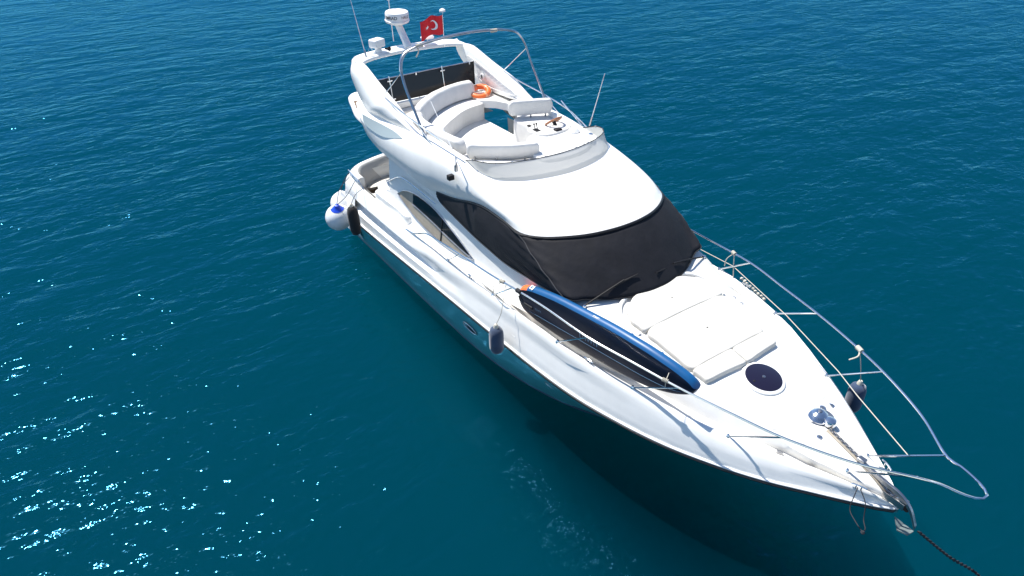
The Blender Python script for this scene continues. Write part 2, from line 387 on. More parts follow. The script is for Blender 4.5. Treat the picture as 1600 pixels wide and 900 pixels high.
# lens shaped saloon windows
LT = [(2.76, 2.42), (3.05, 2.60), (3.4, 2.70), (3.87, 2.74), (4.35, 2.72), (4.69, 2.66), (5.32, 2.50), (5.7, 2.39), (6.02, 2.29)]
LB = [(2.76, 2.42), (3.1, 2.33), (3.5, 2.22), (3.93, 2.15), (4.4, 2.11), (4.8, 2.10), (5.3, 2.14), (5.7, 2.20), (6.02, 2.29)]
def syd(x, z):
    c = csec(x); 
    for i in range(len(c)-1):
        if c[i].z <= z <= c[i+1].z: return lerp(c[i].y, c[i+1].y, (z-c[i].z)/(c[i+1].z-c[i].z))
    return c[-1].y
for sg in (-1, 1):
    top = cr([(x, 0, z) for x, z in LT], 40); bot = cr([(x, 0, z) for x, z in LB], 40)
    def on(q, off): return V(q.x, sg*(syd(q.x, q.z)+off), q.z)
    rows = [[on(t.lerp(b, k/6), .012) for k in range(7)] for t, b in zip(top, bot)]
    o = P('saloon_window', MB().grid(rows), M_BEIGE)
    # dark upper pane
    sel = [(t, b) for t, b in zip(top, bot)][9:39]
    rows = [[on(t.lerp(b, lerp(0, .52, k/4)*min(1, 1.0)), .018) for k in range(5)] for t, b in sel]
    make('pane', MB().grid(rows), M_GLASS, o)
    rim = [on(p, .015) for p in top]+[on(p, .015) for p in reversed(bot)]
    make('window_frame', MB().tube(rim, .014, 6), M_STEELD, o)
    make('window_frame', MB().tube([on(t.lerp(b, .53), .022) for t, b in sel], .012, 6), M_STEELD, o)
    t, b = top[24], bot[24]; make('mullion', MB().tube([on(t, .02), on(b, .02)], .014, 6), M_BLK, o)

# ---- flybridge moulding, one shell from the side overhang round the brow
E_ = [(.95, -1.70, 3.98), (1.45, -1.84, 3.72), (1.73, -1.86, 3.51), (2.2, -1.86, 3.38), (2.6, -1.86, 3.33), (3.28, -1.85, 3.28), (3.9, -1.83, 3.235), (4.4, -1.76, 3.19), (4.64, -1.70, 3.2), (5.26, -1.66, 3.31), (5.9, -1.655, 3.49), (6.37, -1.65, 3.57), (6.95, -1.64, 3.56), (7.45, -1.62, 3.52), (7.82, -1.44, 3.55), (8.1, -1.12, 3.585), (8.3, -.75, 3.61), (8.42, -.35, 3.635), (8.45, 0, 3.64)]
F_ = [(.95, -1.62, 4.06), (1.5, -1.66, 4.05), (1.9, -1.66, 4.03), (2.4, -1.64, 4.05), (2.8, -1.62, 4.08), (3.2, -1.60, 4.10), (3.7, -1.585, 4.11), (4.2, -1.57, 4.12), (4.5, -1.56, 4.12), (4.9, -1.54, 4.11), (5.3, -1.51, 4.09), (5.6, -1.48, 4.07), (5.9, -1.44, 4.05), (6.2, -1.36, 4.03), (6.42, -1.2, 4.02), (6.58, -.95, 4.01), (6.7, -.65, 4.01), (6.79, -.32, 4.01), (6.82, 0, 4.01)]
A_ = [(.95, -1.72, 4.02), (1.5, -1.90, 3.86), (1.85, -1.92, 3.70), (2.3, -1.92, 3.56), (2.75, -1.92, 3.55), (3.3, -1.91, 3.56), (3.9, -1.885, 3.56), (4.4, -1.84, 3.55), (4.75, -1.79, 3.56), (5.3, -1.74, 3.61), (5.85, -1.71, 3.70), (6.3, -1.69, 3.73), (6.85, -1.66, 3.72), (7.2, -1.58, 3.71), (7.55, -1.38, 3.73), (7.8, -1.06, 3.76), (7.97, -.7, 3.785), (8.08, -.33, 3.80), (8.1, 0, 3.80)]
B_ = [(.95, -1.70, 4.05), (1.5, -1.88, 3.96), (1.9, -1.90, 3.87), (2.4, -1.89, 3.84), (2.8, -1.87, 3.87), (3.3, -1.85, 3.90), (3.8, -1.82, 3.93), (4.3, -1.78, 3.95), (4.7, -1.74, 3.96), (5.2, -1.70, 3.955), (5.65, -1.66, 3.94), (6.05, -1.62, 3.93), (6.5, -1.54, 3.915), (6.8, -1.40, 3.91), (7.05, -1.16, 3.91), (7.22, -.88, 3.915), (7.34, -.58, 3.92), (7.42, -.28, 3.93), (7.44, 0, 3.93)]
def shell_rows(curves, n=61):
    cs = [cr(c, n) for c in curves]
    # keep columns matched: sample each curve by the same knot fractions instead of arc length
    out = []
    for c in curves:
        c = [Vector(p) for p in c]; N = len(c); row = []
        for i in range(n):
            t = i/(n-1)*(N-1); j = min(int(t), N-2); f = t-j
            p0 = c[j-1] if j > 0 else c[j]*2-c[j+1]; p3 = c[j+2] if j+2 < N else (mir(c[j]) if abs(c[-1].y) < 1e-6 else c[j+1]*2-c[j])
            p1, p2 = c[j], c[j+1]
            row.append(.5*((2*p1)+(-p0+p2)*f+(2*p0-5*p1+4*p2-p3)*f*f+(-p0+3*p1-3*p2+p3)*f**3))
        out.append(row)
    return out
def vref(rows, m):
    """refine across the rows"""
    nc = len(rows[0]); cols = []
    for j in range(nc):
        c = [r[j] for r in rows]; N = len(c); col = []
        for i in range(m):
            t = i/(m-1)*(N-1); q = min(int(t), N-2); f = t-q
            p0 = c[q-1] if q > 0 else c[q]*2-c[q+1]; p3 = c[q+2] if q+2 < N else c[q+1]*2-c[q]
            p1, p2 = c[q], c[q+1]
            col.append(.5*((2*p1)+(-p0+p2)*f+(2*p0-5*p1+4*p2-p3)*f*f+(-p0+3*p1-3*p2+p3)*f**3))
        cols.append(col)
    return [[cols[j][i] for j in range(nc)] for i in range(m)]
half = vref(shell_rows([E_, A_, B_, F_], 73), 19)
mb = MB()
mb.grid(half); mb.grid([[mir(p) for p in r] for r in half])
# turned-under lower lip
lip = [V(p.x, p.y+(.16 if p.y < -.6 else .16*p.y/-.6), p.z+.03) for p in half[0]][:40]
mb.grid([half[0][:40], lip]); mb.grid([[mir(p) for p in half[0][:40]], [mir(p) for p in lip]])
P('flybridge_moulding', mb, M_GEL, angle=70)
# underside / cabin roof slab
P('cabin_headliner', MB().poly([V(p[0], p[1]*.96, p[2]+.02) for p in E_[0:14]]+[mir(V(p[0], p[1]*.96, p[2]+.02)) for p in reversed(E_[0:14])]) if False else MB().box((5.35, 0, 3.2), (4.1, 3.2, .05)), M_GEL, smooth=False)

M_RECESS_SHADE = mat('recess_shade_grey', (.25, .31, .335), .5)  # grey-blue lens panel; its colour paints in the shade of the side recess
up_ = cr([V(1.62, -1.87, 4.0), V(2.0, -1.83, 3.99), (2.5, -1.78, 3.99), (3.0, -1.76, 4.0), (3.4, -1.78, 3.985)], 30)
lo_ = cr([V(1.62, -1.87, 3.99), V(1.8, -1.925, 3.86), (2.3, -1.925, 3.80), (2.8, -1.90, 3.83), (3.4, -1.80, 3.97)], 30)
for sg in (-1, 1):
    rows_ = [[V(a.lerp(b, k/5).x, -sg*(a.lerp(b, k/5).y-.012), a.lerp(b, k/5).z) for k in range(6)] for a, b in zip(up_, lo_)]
    P('side_recess_shade', MB().grid(rows_), M_RECESS_SHADE)

# ---- flybridge well: coaming top, inner wall, floor with a stairwell
FLZ = 3.45
FO = [Vector(p) for p in F_]
def inner(p, d, z):
    q = Vector(p); c = V(4.2, 0, 0); k = q-c; k.z = 0
    if q.x < 5.6: n = V(0, 1, 0)*(-1 if q.y > 0 else 1)
    else:
        n = V(-(q.x-5.2)*1.0, -q.y, 0).normalized()
    r = q+n*d; r.z = z; return r
fo = shell_rows([F_], 73)[0]
r1 = fo; r2 = [inner(p, .06, p.z+.025) for p in fo]; r3 = [inner(p, .14, p.z+.02) for p in fo]; r4 = [inner(p, .18, p.z-.03) for p in fo]; r5 = [inner(p, .24, FLZ) for p in fo]
mb = MB(); rr = [r1, r2, r3, r4, r5]
mb.grid(rr)
def hole(p): return 1.75 < p.x < 3.05     # port side stair opening cuts the wall low down
keep = [[mir(p) for p in r] for r in rr]
mb.grid(keep[:4])
for i in range(len(fo)-1):
    if not (1.5 < fo[i].x < 3.5): mb.grid([[keep[3][i], keep[3][i+1]], [keep[4][i], keep[4][i+1]]])
P('flybridge_coaming', mb, M_GEL, angle=60)
# floor, open at the port stairwell
mb = MB(); nx, ny = 48, 30
def inhole(x, y): return 1.9 < x < 3.5 and y > 1.02
for i in range(nx):
    for j in range(ny):
        xa, xb = lerp(.95, 6.6, i/nx), lerp(.95, 6.6, (i+1)/nx); xm = (xa+xb)/2
        wa = 1.48 if xm < 5.6 else 1.48*math.sqrt(max(0.05, 1-((xm-5.6)/1.15)**2))
        ya, yb = lerp(-wa, wa, j/ny), lerp(-wa, wa, (j+1)/ny)
        if inhole(xm, (ya+yb)/2): continue
        mb.poly([V(xa, ya, FLZ), V(xb, ya, FLZ), V(xb, yb, FLZ), V(xa, yb, FLZ)])
P('flybridge_floor', mb, M_DECK, smooth=False)
# aft wing (overhang behind the arch)
mb = MB()
wing = [(1.6, -1.86), (1.0, -1.80), (.3, -1.60), (-.25, -1.42), (-.42, -1.25), (-.45, -1.0), (-.5, 0)]
w2 = [V(a, b, 3.80) for a, b in sym([V(a, b, 0) for a, b in wing]) and [(p.x, p.y) for p in sym([V(a, b, 0) for a, b in wing])]]
for k, (dz, sc) in enumerate(((-.10, .985), (-.05, 1.0), (.0, 1.0), (.02, .985))):
    pass
rings = [[V(1.6+(p.x-1.6)*s, p.y*s, 3.80+dz) for p in cr([V(p.x, p.y, 0) for p in w2], 60)] for dz, s in ((-.12, .97), (-.09, 1.0), (-.02, 1.0), (.01, .985), (.012, .6), (.012, .01))]
mb.grid(rings); mb.poly(list(reversed(rings[0])))
P('aft_overhang', mb, M_GEL, angle=50)
# teak grille on the wing
g = P('teak_grille', MB().box((.62, -1.50, 3.818), (.78, .20, .012), Matrix.Rotation(R(-17), 3, 'Z')), M_TEAK, smooth=False)
mb = MB()
for k in range(7): mb.box((.29+k*.11, -1.41-.033*k, 3.828), (.02, .20, .01), Matrix.Rotation(R(-17), 3, 'Z'))
make('grille_gap', mb, M_BLK, g, smooth=False)
# aft floor pad inside the arch (raised sunbathing platform)
P('aft_platform', MB().box((1.15, 0, 3.72), (1.0, 2.6, .26)), M_DECK, smooth=False, bevel=.05)

# ---- radar arch: two raked fins and a curved cross bar
OUTL_F = [(.55, 4.895), (.95, 4.86), (1.25, 4.78), (1.75, 4.63), (2.58, 4.42), (3.3, 4.22), (3.85, 4.13)]      # fore / top edge
OUTL_A = [(.36, 4.86), (.40, 4.70), (.52, 4.54), (.72, 4.38), (1.15, 4.13), (1.75, 3.96), (2.6, 3.95)]            # aft edge
for sg in (-1, 1):
    a = cr([V(x, 0, z) for x, z in OUTL_F], 24); b = cr([V(x, 0, z) for x, z in OUTL_A], 24)
    ring = []
    for i in range(24):
        t = i/23; yi = lerp(1.33, 1.47, t); yo = lerp(1.58, 1.76, min(1, t*1.6)) if t < .62 else lerp(1.74, 1.60, (t-.62)/.38)
        A, B = a[i], b[i]; yo -= .17*(1-min(1, i/4))**2; dn = .07*(1-min(1, i/3))**2; A = A-V(0, 0, dn); B = B-V(0, 0, -dn*.3)
        prof = [V(A.x-.03, yi, A.z-.03), V(A.x, yi+.03, A.z), V(A.x-.01, yo-.09, A.z), V(A.x-.06, yo-.02, A.z-.05), V(lerp(A.x, B.x, .5), yo+.015, lerp(A.z, B.z, .5)), V(B.x+.04, yo-.01, B.z+.04), V(B.x, yo-.06, B.z), V(B.x, yi+.02, B.z), V(B.x+.02, yi, B.z+.02)]
        ring.append([V(p.x, p.y*sg, p.z) for p in prof])
    mb = MB().grid(ring, closed_u=True); mb.poly(ring[0]); mb.poly(ring[-1])
    leg = P('arch_leg', mb, M_GEL, angle=50)
    # moulded recess line and round speaker inside
    def fin(x, z): return V(x, sg*(lerp(1.33, 1.47, min(1, (x-.6)/3.2))-.008), z)
    ln = [fin(*q) for q in [(.95, 4.62), (1.5, 4.54), (2.2, 4.36), (2.95, 4.15), (2.4, 4.08), (1.7, 4.10), (1.3, 4.25), (1.0, 4.45)]]
    make('recess_line', MB().tube(cr(ln, 50, closed=True)+[cr(ln, 50, closed=True)[0]], .008, 5), M_WHITE, leg)
    sp = make('loudspeaker', MB().lathe([(.085, 0), (.09, .02), (.07, .03), (.03, .03)], fin(1.62, 4.26), (0, -sg, 0), 20), M_WHITE, leg)
    make('speaker_cone', MB().lathe([(.05, .031), (.045, .035)], fin(1.62, 4.26), (0, -sg, 0), 16), M_STEELD, leg)
path = cr([V(.60, -1.46, 4.80), V(.52, -1.36, 4.835), V(.40, -1.1, 4.85), V(.30, -.6, 4.855), V(.27, 0, 4.86), V(.30, .6, 4.855), V(.40, 1.1, 4.85), V(.52, 1.36, 4.835), V(.60, 1.46, 4.80)], 40)
rows = []
for i, p in enumerate(path):
    s = 1 if 1 < i < 38 else .93
    e = min(1, abs(p.y)/1.5)**3
    hw = .235*s+.04*e; hh = .055
    rows.append([p+V(math.copysign(abs(math.cos(a))**.55, math.cos(a))*hw, 0, math.copysign(abs(math.sin(a))**.6, math.sin(a))*hh) for a in [2*math.pi*k/20 for k in range(20)]])
mb = MB().grid(rows, closed_u=True); mb.poly(rows[0]); mb.poly(rows[-1])
P('arch_crossbar', mb, M_GEL, angle=50)

# ---- dark aft screen with posts and clamps
scr = P('aft_screen', MB().poly([V(1.40, -1.34, 4.02), V(1.40, 1.28, 4.03), V(1.26, 1.35, 4.56), V(1.26, -1.38, 4.56)]), M_GLASS, smooth=False, solid=.012)
scr['label'] = 'dark tinted screen under the radar arch'
for y in (-.98, .42):
    p = make('screen_post', MB().tube([V(1.43, y, 3.84), V(1.28, y, 4.60)], .014, 8), M_STEEL, scr)
    for cq in ((1.41, y, 4.10), (1.315, y, 4.50)): make('clamp', MB().box(cq, (.03, .13, .03)), M_STEEL, p, bevel=.005)
for y in (-.28, 1.2): make('clamp', MB().box((1.285, y, 4.54), (.035, .035, .06)), M_STEEL, scr, bevel=.005)
make('clamp', MB().tube([V(1.43, -.3, 3.85), V(1.41, -.3, 4.03)], .018, 8), M_STEEL, scr)
make('screen_trim', MB().tube([V(1.26, -1.38, 4.562), V(1.26, 1.35, 4.562)], .012, 8), M_STEEL, scr)
P('screen_coaming', MB().box((1.40, 0, 3.93), (.14, 2.66, .15)), M_GEL, smooth=False, bevel=.03)

# ---- generic upholstery
def puff(outline, zf, t, inset=.05, n=64, crown=.15):
    o = cr([V(p[0], p[1], 0) for p in outline], n, closed=True); c = sum(o, V(0, 0, 0))/n
    rows = []
    R_ = sum((p-c).length for p in o)/n
    for s, h in ((1-.3*inset/R_, 0), (1, .18), (1+.1*inset/R_, .45), (1, .72), (1-.35*inset/R_, .9), (1-1.0*inset/R_, .985), (1-2.2*inset/R_, 1.03), (.7, 1+crown*.5), (.4, 1+crown*.8), (.02, 1+crown)):
        rows.append([V(c.x+(p.x-c.x)*s, c.y+(p.y-c.y)*s, zf(c.x+(p.x-c.x)*s, c.y+(p.y-c.y)*s)+t*h) for p in o])
    return MB().grid(rows, closed_u=True)
def roll(path, w, h, lean=0.0, n=40, taper=.03, seam=False, wf=None, pw=.42):
    """a padded back rest following path (its bottom centre line); w thick, h high, lean tilts the top outward"""
    pts = cr(path, n); rows = []; tot = sum((pts[i+1]-pts[i]).length for i in range(n-1)); s = 0
    for i, p in enumerate(pts):
        t = (pts[min(i+1, n-1)]-pts[max(i-1, 0)]).normalized(); side = V(t.y, -t.x, 0).normalized(); up = (V(0, 0, 1)+side*lean).normalized()
        if i: s += (pts[i]-pts[i-1]).length
        d = min(s, tot-s); e = 1-max(0, 1-d/.07)**2*.38
        ring = []
        for k in range(24):
            a = 2*math.pi*k/24; cx = math.copysign(abs(math.cos(a))**pw, math.cos(a)); sy = math.copysign(abs(math.sin(a))**pw, math.sin(a))
            q = p+side*(cx*w/2*e*(1-.12*(sy > 0)*abs(sy)))+up*(h/2+sy*h/2*e)
            q += V(0, 0, 1)*mnoise.noise(q*3.1)*.008
            ring.append(q)
        rows.append(ring)
    mb = MB().grid(rows, closed_u=True)
    for rr_ in (rows[0], rows[-1]):
        c = sum(rr_, V(0, 0, 0))/24; b = len(mb.v)
        mid = [c+(q-c)*.6+(pts[0]-pts[1] if rr_ is rows[0] else pts[-1]-pts[-2]).normalized()*.018 for q in rr_]
        mb.grid([rr_, mid], closed_u=True); mb.poly(mid)
    return mb

# settee aft: curved base, seat, back rests
ST_Z = 3.86
sette = [(1.62, 1.05), (2.21, .97), (2.27, .59), (2.46, .03), (2.83, -.40), (3.3, -.72), (4.35, -.86), (4.4, -1.15), (3.3, -1.33), (2.5, -1.35), (2.0, -1.1), (1.72, -.3), (1.6, .4)]
def prism(outl, z0, z1, bev=.02, n=120, sm=True):
    o = cr([V(a, b, 0) for a, b in outl], n, closed=True) if sm else [V(a, b, 0) for a, b in outl]
    c = sum(o, V(0, 0, 0))/len(o)
    rows = [[V(p.x, p.y, z0) for p in o], [V(p.x, p.y, z1-bev) for p in o], [V(p.x+(c.x-p.x)*.01, p.y+(c.y-p.y)*.01, z1-bev*.3) for p in o], [V(p.x+(c.x-p.x)*.03, p.y+(c.y-p.y)*.03, z1) for p in o]]
    mb = MB().grid(rows, closed_u=True); mb.poly(rows[-1]); return mb
# dense corner points keep the corner beside the stairs crisp
sett2 = [(1.60, 1.05), (1.9, 1.045), (2.15, 1.01), (2.25, .99), (2.29, .93), (2.34, .62), (2.44, .33), (2.60, .06), (2.80, -.22), (3.0, -.48), (3.22, -.72), (3.5, -.90), (4.0, -.98), (4.4, -1.0), (4.6, -1.05), (4.6, -1.15), (4.45, -1.3), (3.3, -1.33), (2.5, -1.35), (2.0, -1.2), (1.72, -.6), (1.6, 0), (1.58, .6)]
st = P('settee', prism(sett2, FLZ, ST_Z, .05, n=200), M_VINYL, angle=50)
st['label'] = 'curved white settee on the flybridge'
P('seat_back', roll([V(1.76, 1.02, 3.86), V(1.76, .6, 3.86), V(1.93, .05, 3.86), V(2.27, -.50, 3.86), V(2.68, -.93, 3.86)], .23, .40, lean=.22), M_VINYL, angle=180)
P('seat_back', roll([V(2.80, -1.02, 3.88), V(3.1, -1.16, 3.88), V(3.8, -1.22, 3.89), V(4.4, -1.20, 3.9), V(4.84, -1.13, 3.91)], .27, .36, lean=.22), M_VINYL, angle=180)
fb = P('seat_back', roll([V(5.04, -1.17, 3.95), V(5.33, -.83, 3.95), V(5.60, -.42, 3.95), V(5.76, -.0, 3.95)], .20, .35, lean=.2), M_VINYL, angle=180)
for q in ((5.18, -1.10), (5.45, -.76), (5.72, -.28)): make('back_bracket', MB().tube([V(q[0]+.06, q[1]-.05, 3.93), V(q[0]+.04, q[1]-.03, 4.04)], .018, 8), M_STEELD, fb)
# front bench + console base
P('front_bench', prism([(4.75, -1.25), (5.05, -1.28), (5.5, -1.1), (5.85, -.6), (6.0, 0), (5.6, .2), (5.2, -.3), (4.9, -.75)], FLZ, 3.90, .05), M_VINYL, angle=50)
P('dashboard', prism([(5.0, .35), (5.6, -.1), (6.15, -.15), (6.3, .3), (6.25, .8), (6.0, 1.2), (5.55, 1.42), (4.9, 1.46), (4.75, 1.42), (5.05, .95)], FLZ, 4.06, .06), M_GEL, angle=50)
# raised forward coaming deck
P('forward_coaming_deck', prism([(5.2, -1.42), (5.7, -1.38), (6.15, -1.22), (6.45, -.9), (6.62, -.45), (6.68, 0), (6.62, .45), (6.45, .9), (6.15, 1.22), (5.7, 1.38), (5.2, 1.42), (5.35, .6), (5.9, .1), (5.8, -.5), (5.35, -1.1)], 3.8, 4.0, .03), M_GEL, angle=50)
# helm seat and its back rest
P('helm_seat', prism([(3.98, .66), (4.0, 1.38), (4.7, 1.40), (5.0, 1.36), (4.98, 1.0), (4.85, .66), (4.5, .60)], FLZ, 4.06, .06), M_VINYL, angle=50)
hb = P('helm_seat_back', roll([V(4.33, 1.42, 4.13), V(4.10, .98, 4.12), V(3.93, .56, 4.12)], .17, .35, lean=-.15), M_VINYL, angle=180)
for q in ((4.02, .70), (4.14, 1.0), (4.28, 1.30)): make('back_bracket', MB().tube([V(q[0], q[1], 4.0), V(q[0], q[1], 4.16)], .018, 8), M_STEELD, hb)
# steering wheel
wc = V(4.86, 1.08, 4.17); wn = V(-.62, -.1, .85).normalized(); wx = wn.orthogonal().normalized(); wy = wn.cross(wx)
wheel = P('steering_wheel', MB().tube([wc+(wx*math.cos(2*math.pi*k/36)+wy*math.sin(2*math.pi*k/36))*.19 for k in range(38)], .024, 8, caps=False), M_WOOD)
mb = MB()
for k in range(3): mb.tube([wc, wc+(wx*math.cos(2.1*k)+wy*math.sin(2.1*k))*.18], .010, 6)
mb.tube([wc-wn*.12, wc+wn*.02], .04, 12)
make('wheel_spokes', mb, M_BLK, wheel)
# throttles
th = P('throttle', MB().box((4.93, .58, 4.08), (.16, .12, .07)), M_BLK, bevel=.015)
for dy in (-.03, .03): make('throttle_lever', MB().tube([V(4.93, .58+dy, 4.1), V(4.88, .58+dy, 4.22)], .009, 8).lathe([(.012, -.02), (.022, 0), (.012, .02)], V(4.88, .58+dy, 4.22), (0, 0, 1), 10), M_BLK, th)
P('instrument_pod', MB().box((5.18, .95, 4.10), (.12, .16, .07)), M_BLK, bevel=.02)
P('compass', MB().lathe([(.12, 0), (.12, .03), (.085, .07), (.05, .10), (.01, .11)], U(897, 206, z=4.06), (0, 0, 1), 24), M_WHITE)
pm = U(922, 221, z=4.04)
P('mushroom_light', MB().tube([pm, pm+V(0, 0, .15)], .01, 8).lathe([(.05, .15), (.05, .165), (.02, .18)], pm, (0, 0, 1), 16), M_STEEL)
ring_ = cr([V(4.9, 1.38, 4.062), V(5.5, 1.3, 4.062), V(5.95, 1.05, 4.062), V(6.15, .6, 4.062), V(6.1, .1, 4.062)], 40)
P('dash_seam', MB().tube(ring_, .004, 5), M_STEELD)
for k_ in (6, 14, 22, 30): P('dash_stud', MB().lathe([(.012, 0), (.01, .006)], ring_[k_], (0, 0, 1), 8), M_STEEL)
P('dash_panel', prism([(4.72, .50), (4.78, 1.38), (5.05, 1.40), (5.22, 1.2), (5.25, .6), (5.0, .45)], 4.05, 4.10, .02, sm=True), M_VINYL, angle=50)
P('drinks_tray', MB().box((4.62, .62, 4.09), (.10, .07, .03)), M_BLK, bevel=.01)
P('console_line', MB().tube([V(4.3, .1, FLZ+.004), V(4.9, .45, FLZ+.004)], .012, 6), M_STEELD)

# ---- smoked wind deflector
D0 = [(5.40, -1.43, 4.07), (5.72, -1.46, 4.06), (6.0, -1.45, 4.045), (6.34, -1.34, 4.03), (6.6, -1.0, 4.02), (6.77, -.52, 4.02), (6.84, 0, 4.015)]
D1 = [(5.38, -1.45, 4.10), (5.75, -1.50, 4.24), (6.02, -1.44, 4.28), (6.22, -1.28, 4.29), (6.40, -.92, 4.30), (6.50, -.48, 4.30), (6.54, 0, 4.30)]
d0, d1 = shell_rows([D0, D1], 49)
mb = MB(); mb.grid([d0, d1]); mb.grid([[mir(p) for p in d0], [mir(p) for p in d1]])
wd = P('wind_deflector', mb, M_GREYGLASS, angle=180)
make('deflector_trim', MB().tube(d1+[mir(p) for p in reversed(d1[:-1])], .008, 6), M_BLK, wd)
for k in (8, 16, 24, 30, 36, 42):
    for s_ in (1, -1): q = d1[k]; q = V(q.x, q.y*s_, q.z); make('deflector_clip', MB().box(q+V(-.01, 0, .0), (.03, .03, .02)), M_STEELD, wd)

# ---- bimini frame (folded bows)
bf = None
def bow(pts, r, mt=M_STEEL, nm='bimini_bow'): return P(nm, MB().spline_tube(pts, r, 8, 8), mt)
B1 = [V(3.98, -1.56, 4.14), V(3.62, -1.58, 4.62), V(3.28, -1.58, 5.05), V(3.12, -1.55, 5.36), V(3.04, -1.42, 5.58), V(3.05, -1.15, 5.69), V(3.08, -.6, 5.77), V(3.1, 0, 5.80)]
bow(B1+[mir(p) for p in reversed(B1[:-1])], .018)
B2 = [p+V(.045, .012, -.012) if i else p+V(.06, 0, 0) for i, p in enumerate(B1)]
bow(B2+[mir(p) for p in reversed(B2[:-1])], .015, M_STEELD)
for sg in (-1, 1):
    P('bimini_strut', MB().tube([V(2.2, sg*1.58, 4.5), V(3.17, sg*1.57, 5.25)], .011, 8), M_STEEL)
    P('grab_rail', MB().spline_tube([V(2.1, sg*1.58, 4.50), V(2.9, sg*1.60, 4.42), V(3.9, sg*1.60, 4.36), V(4.8, sg*1.56, 4.28), V(5.45, sg*1.50, 4.13)], .014, 8), M_STEEL)
    P('grab_rail_post', MB().tube([V(2.9, sg*1.60, 4.10), V(2.1, sg*1.58, 4.49)], .010, 8), M_STEEL)
    P('grab_rail_post', MB().tube([V(3.75, sg*1.60, 4.37), V(4.35, sg*1.60, 4.10)], .010, 8), M_STEEL)
P('folded_bow', MB().tube([V(5.30, 1.50, 4.12), V(4.55, 1.52, 4.44)], .012, 8), M_STEEL)
for q in ((3.08, .75, 5.74), (3.05, -1.05, 5.70)):
    mb = MB()
    for k in range(6): mb.lathe([(.02, 0), (.04, .012), (.02, .024)], V(q[0]+.02, q[1]+.028*k-.08, q[2]-.005), (0, 1, 0), 10)
    P('rope_lashing', mb, M_ROPE)
P('strap', MB().spline_tube([V(3.05, -1.1, 5.68), V(3.07, -1.08, 5.58), V(3.03, -1.12, 5.46)], .012, 6), M_ROPE)

# ---- things on the arch
base = V(.47, 0, 4.9); top = V(-.02, 0, 5.40)
rd = P('radar_mast', MB().tube([base, base.lerp(top, .5), top], .1, 24, radii=[.095, .085, .085]), M_WHITE)
ax = V(-.0, 0, 1)
dm = make('radar_dome', MB().lathe([(.10, 0), (.19, .03), (.285, .075), (.30, .11), (.30, .125), (.285, .135), (.285, .28), (.27, .31), (.2, .33), (.01, .335)], top+V(-.02, 0, -.04), (.05, 0, 1), 40), M_WHITE, rd, angle=30)
def text(body, size, M4, mt, parent, name='lettering', ext=.001, cyl=None, bold=0):
    c = bpy.data.curves.new(name, 'FONT'); c.body = body; c.size = size; c.extrude = 0; c.align_x = 'CENTER'; c.align_y = 'CENTER'; c.offset = bold; c.resolution_u = 3
    o = bpy.data.objects.new(name, c); COL.objects.link(o); dg = bpy.context.evaluated_depsgraph_get(); dg.update()
    me = bpy.data.meshes.new_from_object(o.evaluated_get(dg)); bpy.data.objects.remove(o)
    bm = bmesh.new(); bm.from_mesh(me)
    if cyl: bmesh.ops.subdivide_edges(bm, edges=[e for e in bm.edges if e.calc_length() > size*.15], cuts=2)
    for v in bm.verts:
        if cyl: a = v.co.x/cyl[0]; v.co = Vector(cyl[1])+V(cyl[0]*math.cos(cyl[2]+a), cyl[0]*math.sin(cyl[2]+a), v.co.y)
        else: v.co = M4@v.co
    bm.to_mesh(me); bm.free(); me.materials.clear(); me.materials.append(mt)
    q = bpy.data.objects.new(name, me); COL.objects.link(q)
    if parent is not None: attach(q, parent)
    return q
text('SIMRAD', .105, None, M_DINK, dm, cyl=(.289, top+V(-.01, 0, .165), R(-62)), bold=.002)
text('HALO', .085, None, M_DINK, dm, cyl=(.289, top+V(-.01, 0, .17), R(18)), bold=.001)
# masthead light above the radome
P('masthead_light', MB().tube([V(-.35, .0, 4.9), V(-.42, 0, 5.95)], .012, 8).lathe([(.03, 0), (.045, .03), (.045, .12), (.05, .13), (.05, .2), (.02, .22)], V(-.42, 0, 5.86), (0, 0, 1), 16), M_WHITE)
# search light
sl = P('search_light', MB().lathe([(.10, 0), (.085, .03), (.075, .12), (.06, .13)], V(.33, -.74, 4.9), (0, 0, 1), 20), M_WHITE)
rm = Matrix.Rotation(R(20), 3, 'Z')
make('lamp_housing', MB().box(V(.33, -.76, 5.12), (.26, .32, .19), rm), M_WHITE, sl, bevel=.035)
make('horn', MB().lathe([(.02, 0), (.03, .08), (.05, .13), (.055, .14)], V(.42, -.60, 4.98), (.8, .3, .1), 16), M_BLK, sl)
# antennas
def antenna(b, t, r=.011, nm='antenna', coil=M_STEELD):
    a = P(nm, MB().tube([b, b.lerp(t, .5), t], r, 8, radii=[r, r*.8, r*.5]), M_WHITE)
    make('antenna_base', MB().tube([b-(t-b).normalized()*.04, b+(t-b).normalized()*.16], r*1.9, 10), coil, a)
    return a
antenna(V(.52, -1.15, 4.90), V(-.03, -1.15, 6.15))
antenna(U(922, 194, y=1.5), U(945, 115, y=1.58), .010)
# hoop and mushroom antenna by the flag
P('mushroom_antenna', MB().tube([V(.40, .56, 4.9), V(.40, .56, 5.06)], .02, 10).lathe([(.03, .14), (.16, .17), (.17, .19), (.13, .24), (.06, .27), (.01, .275)], V(.40, .56, 4.88), (0, 0, 1), 28), M_WHITE)
P('wire_hoop', MB().spline_tube([V(.5, -1.05, 4.9), V(.48, -1.05, 5.05), V(.47, -1.0, 5.08), V(.48, -.97, 5.04), V(.5, -.97, 4.9)], .007, 6), M_STEEL)
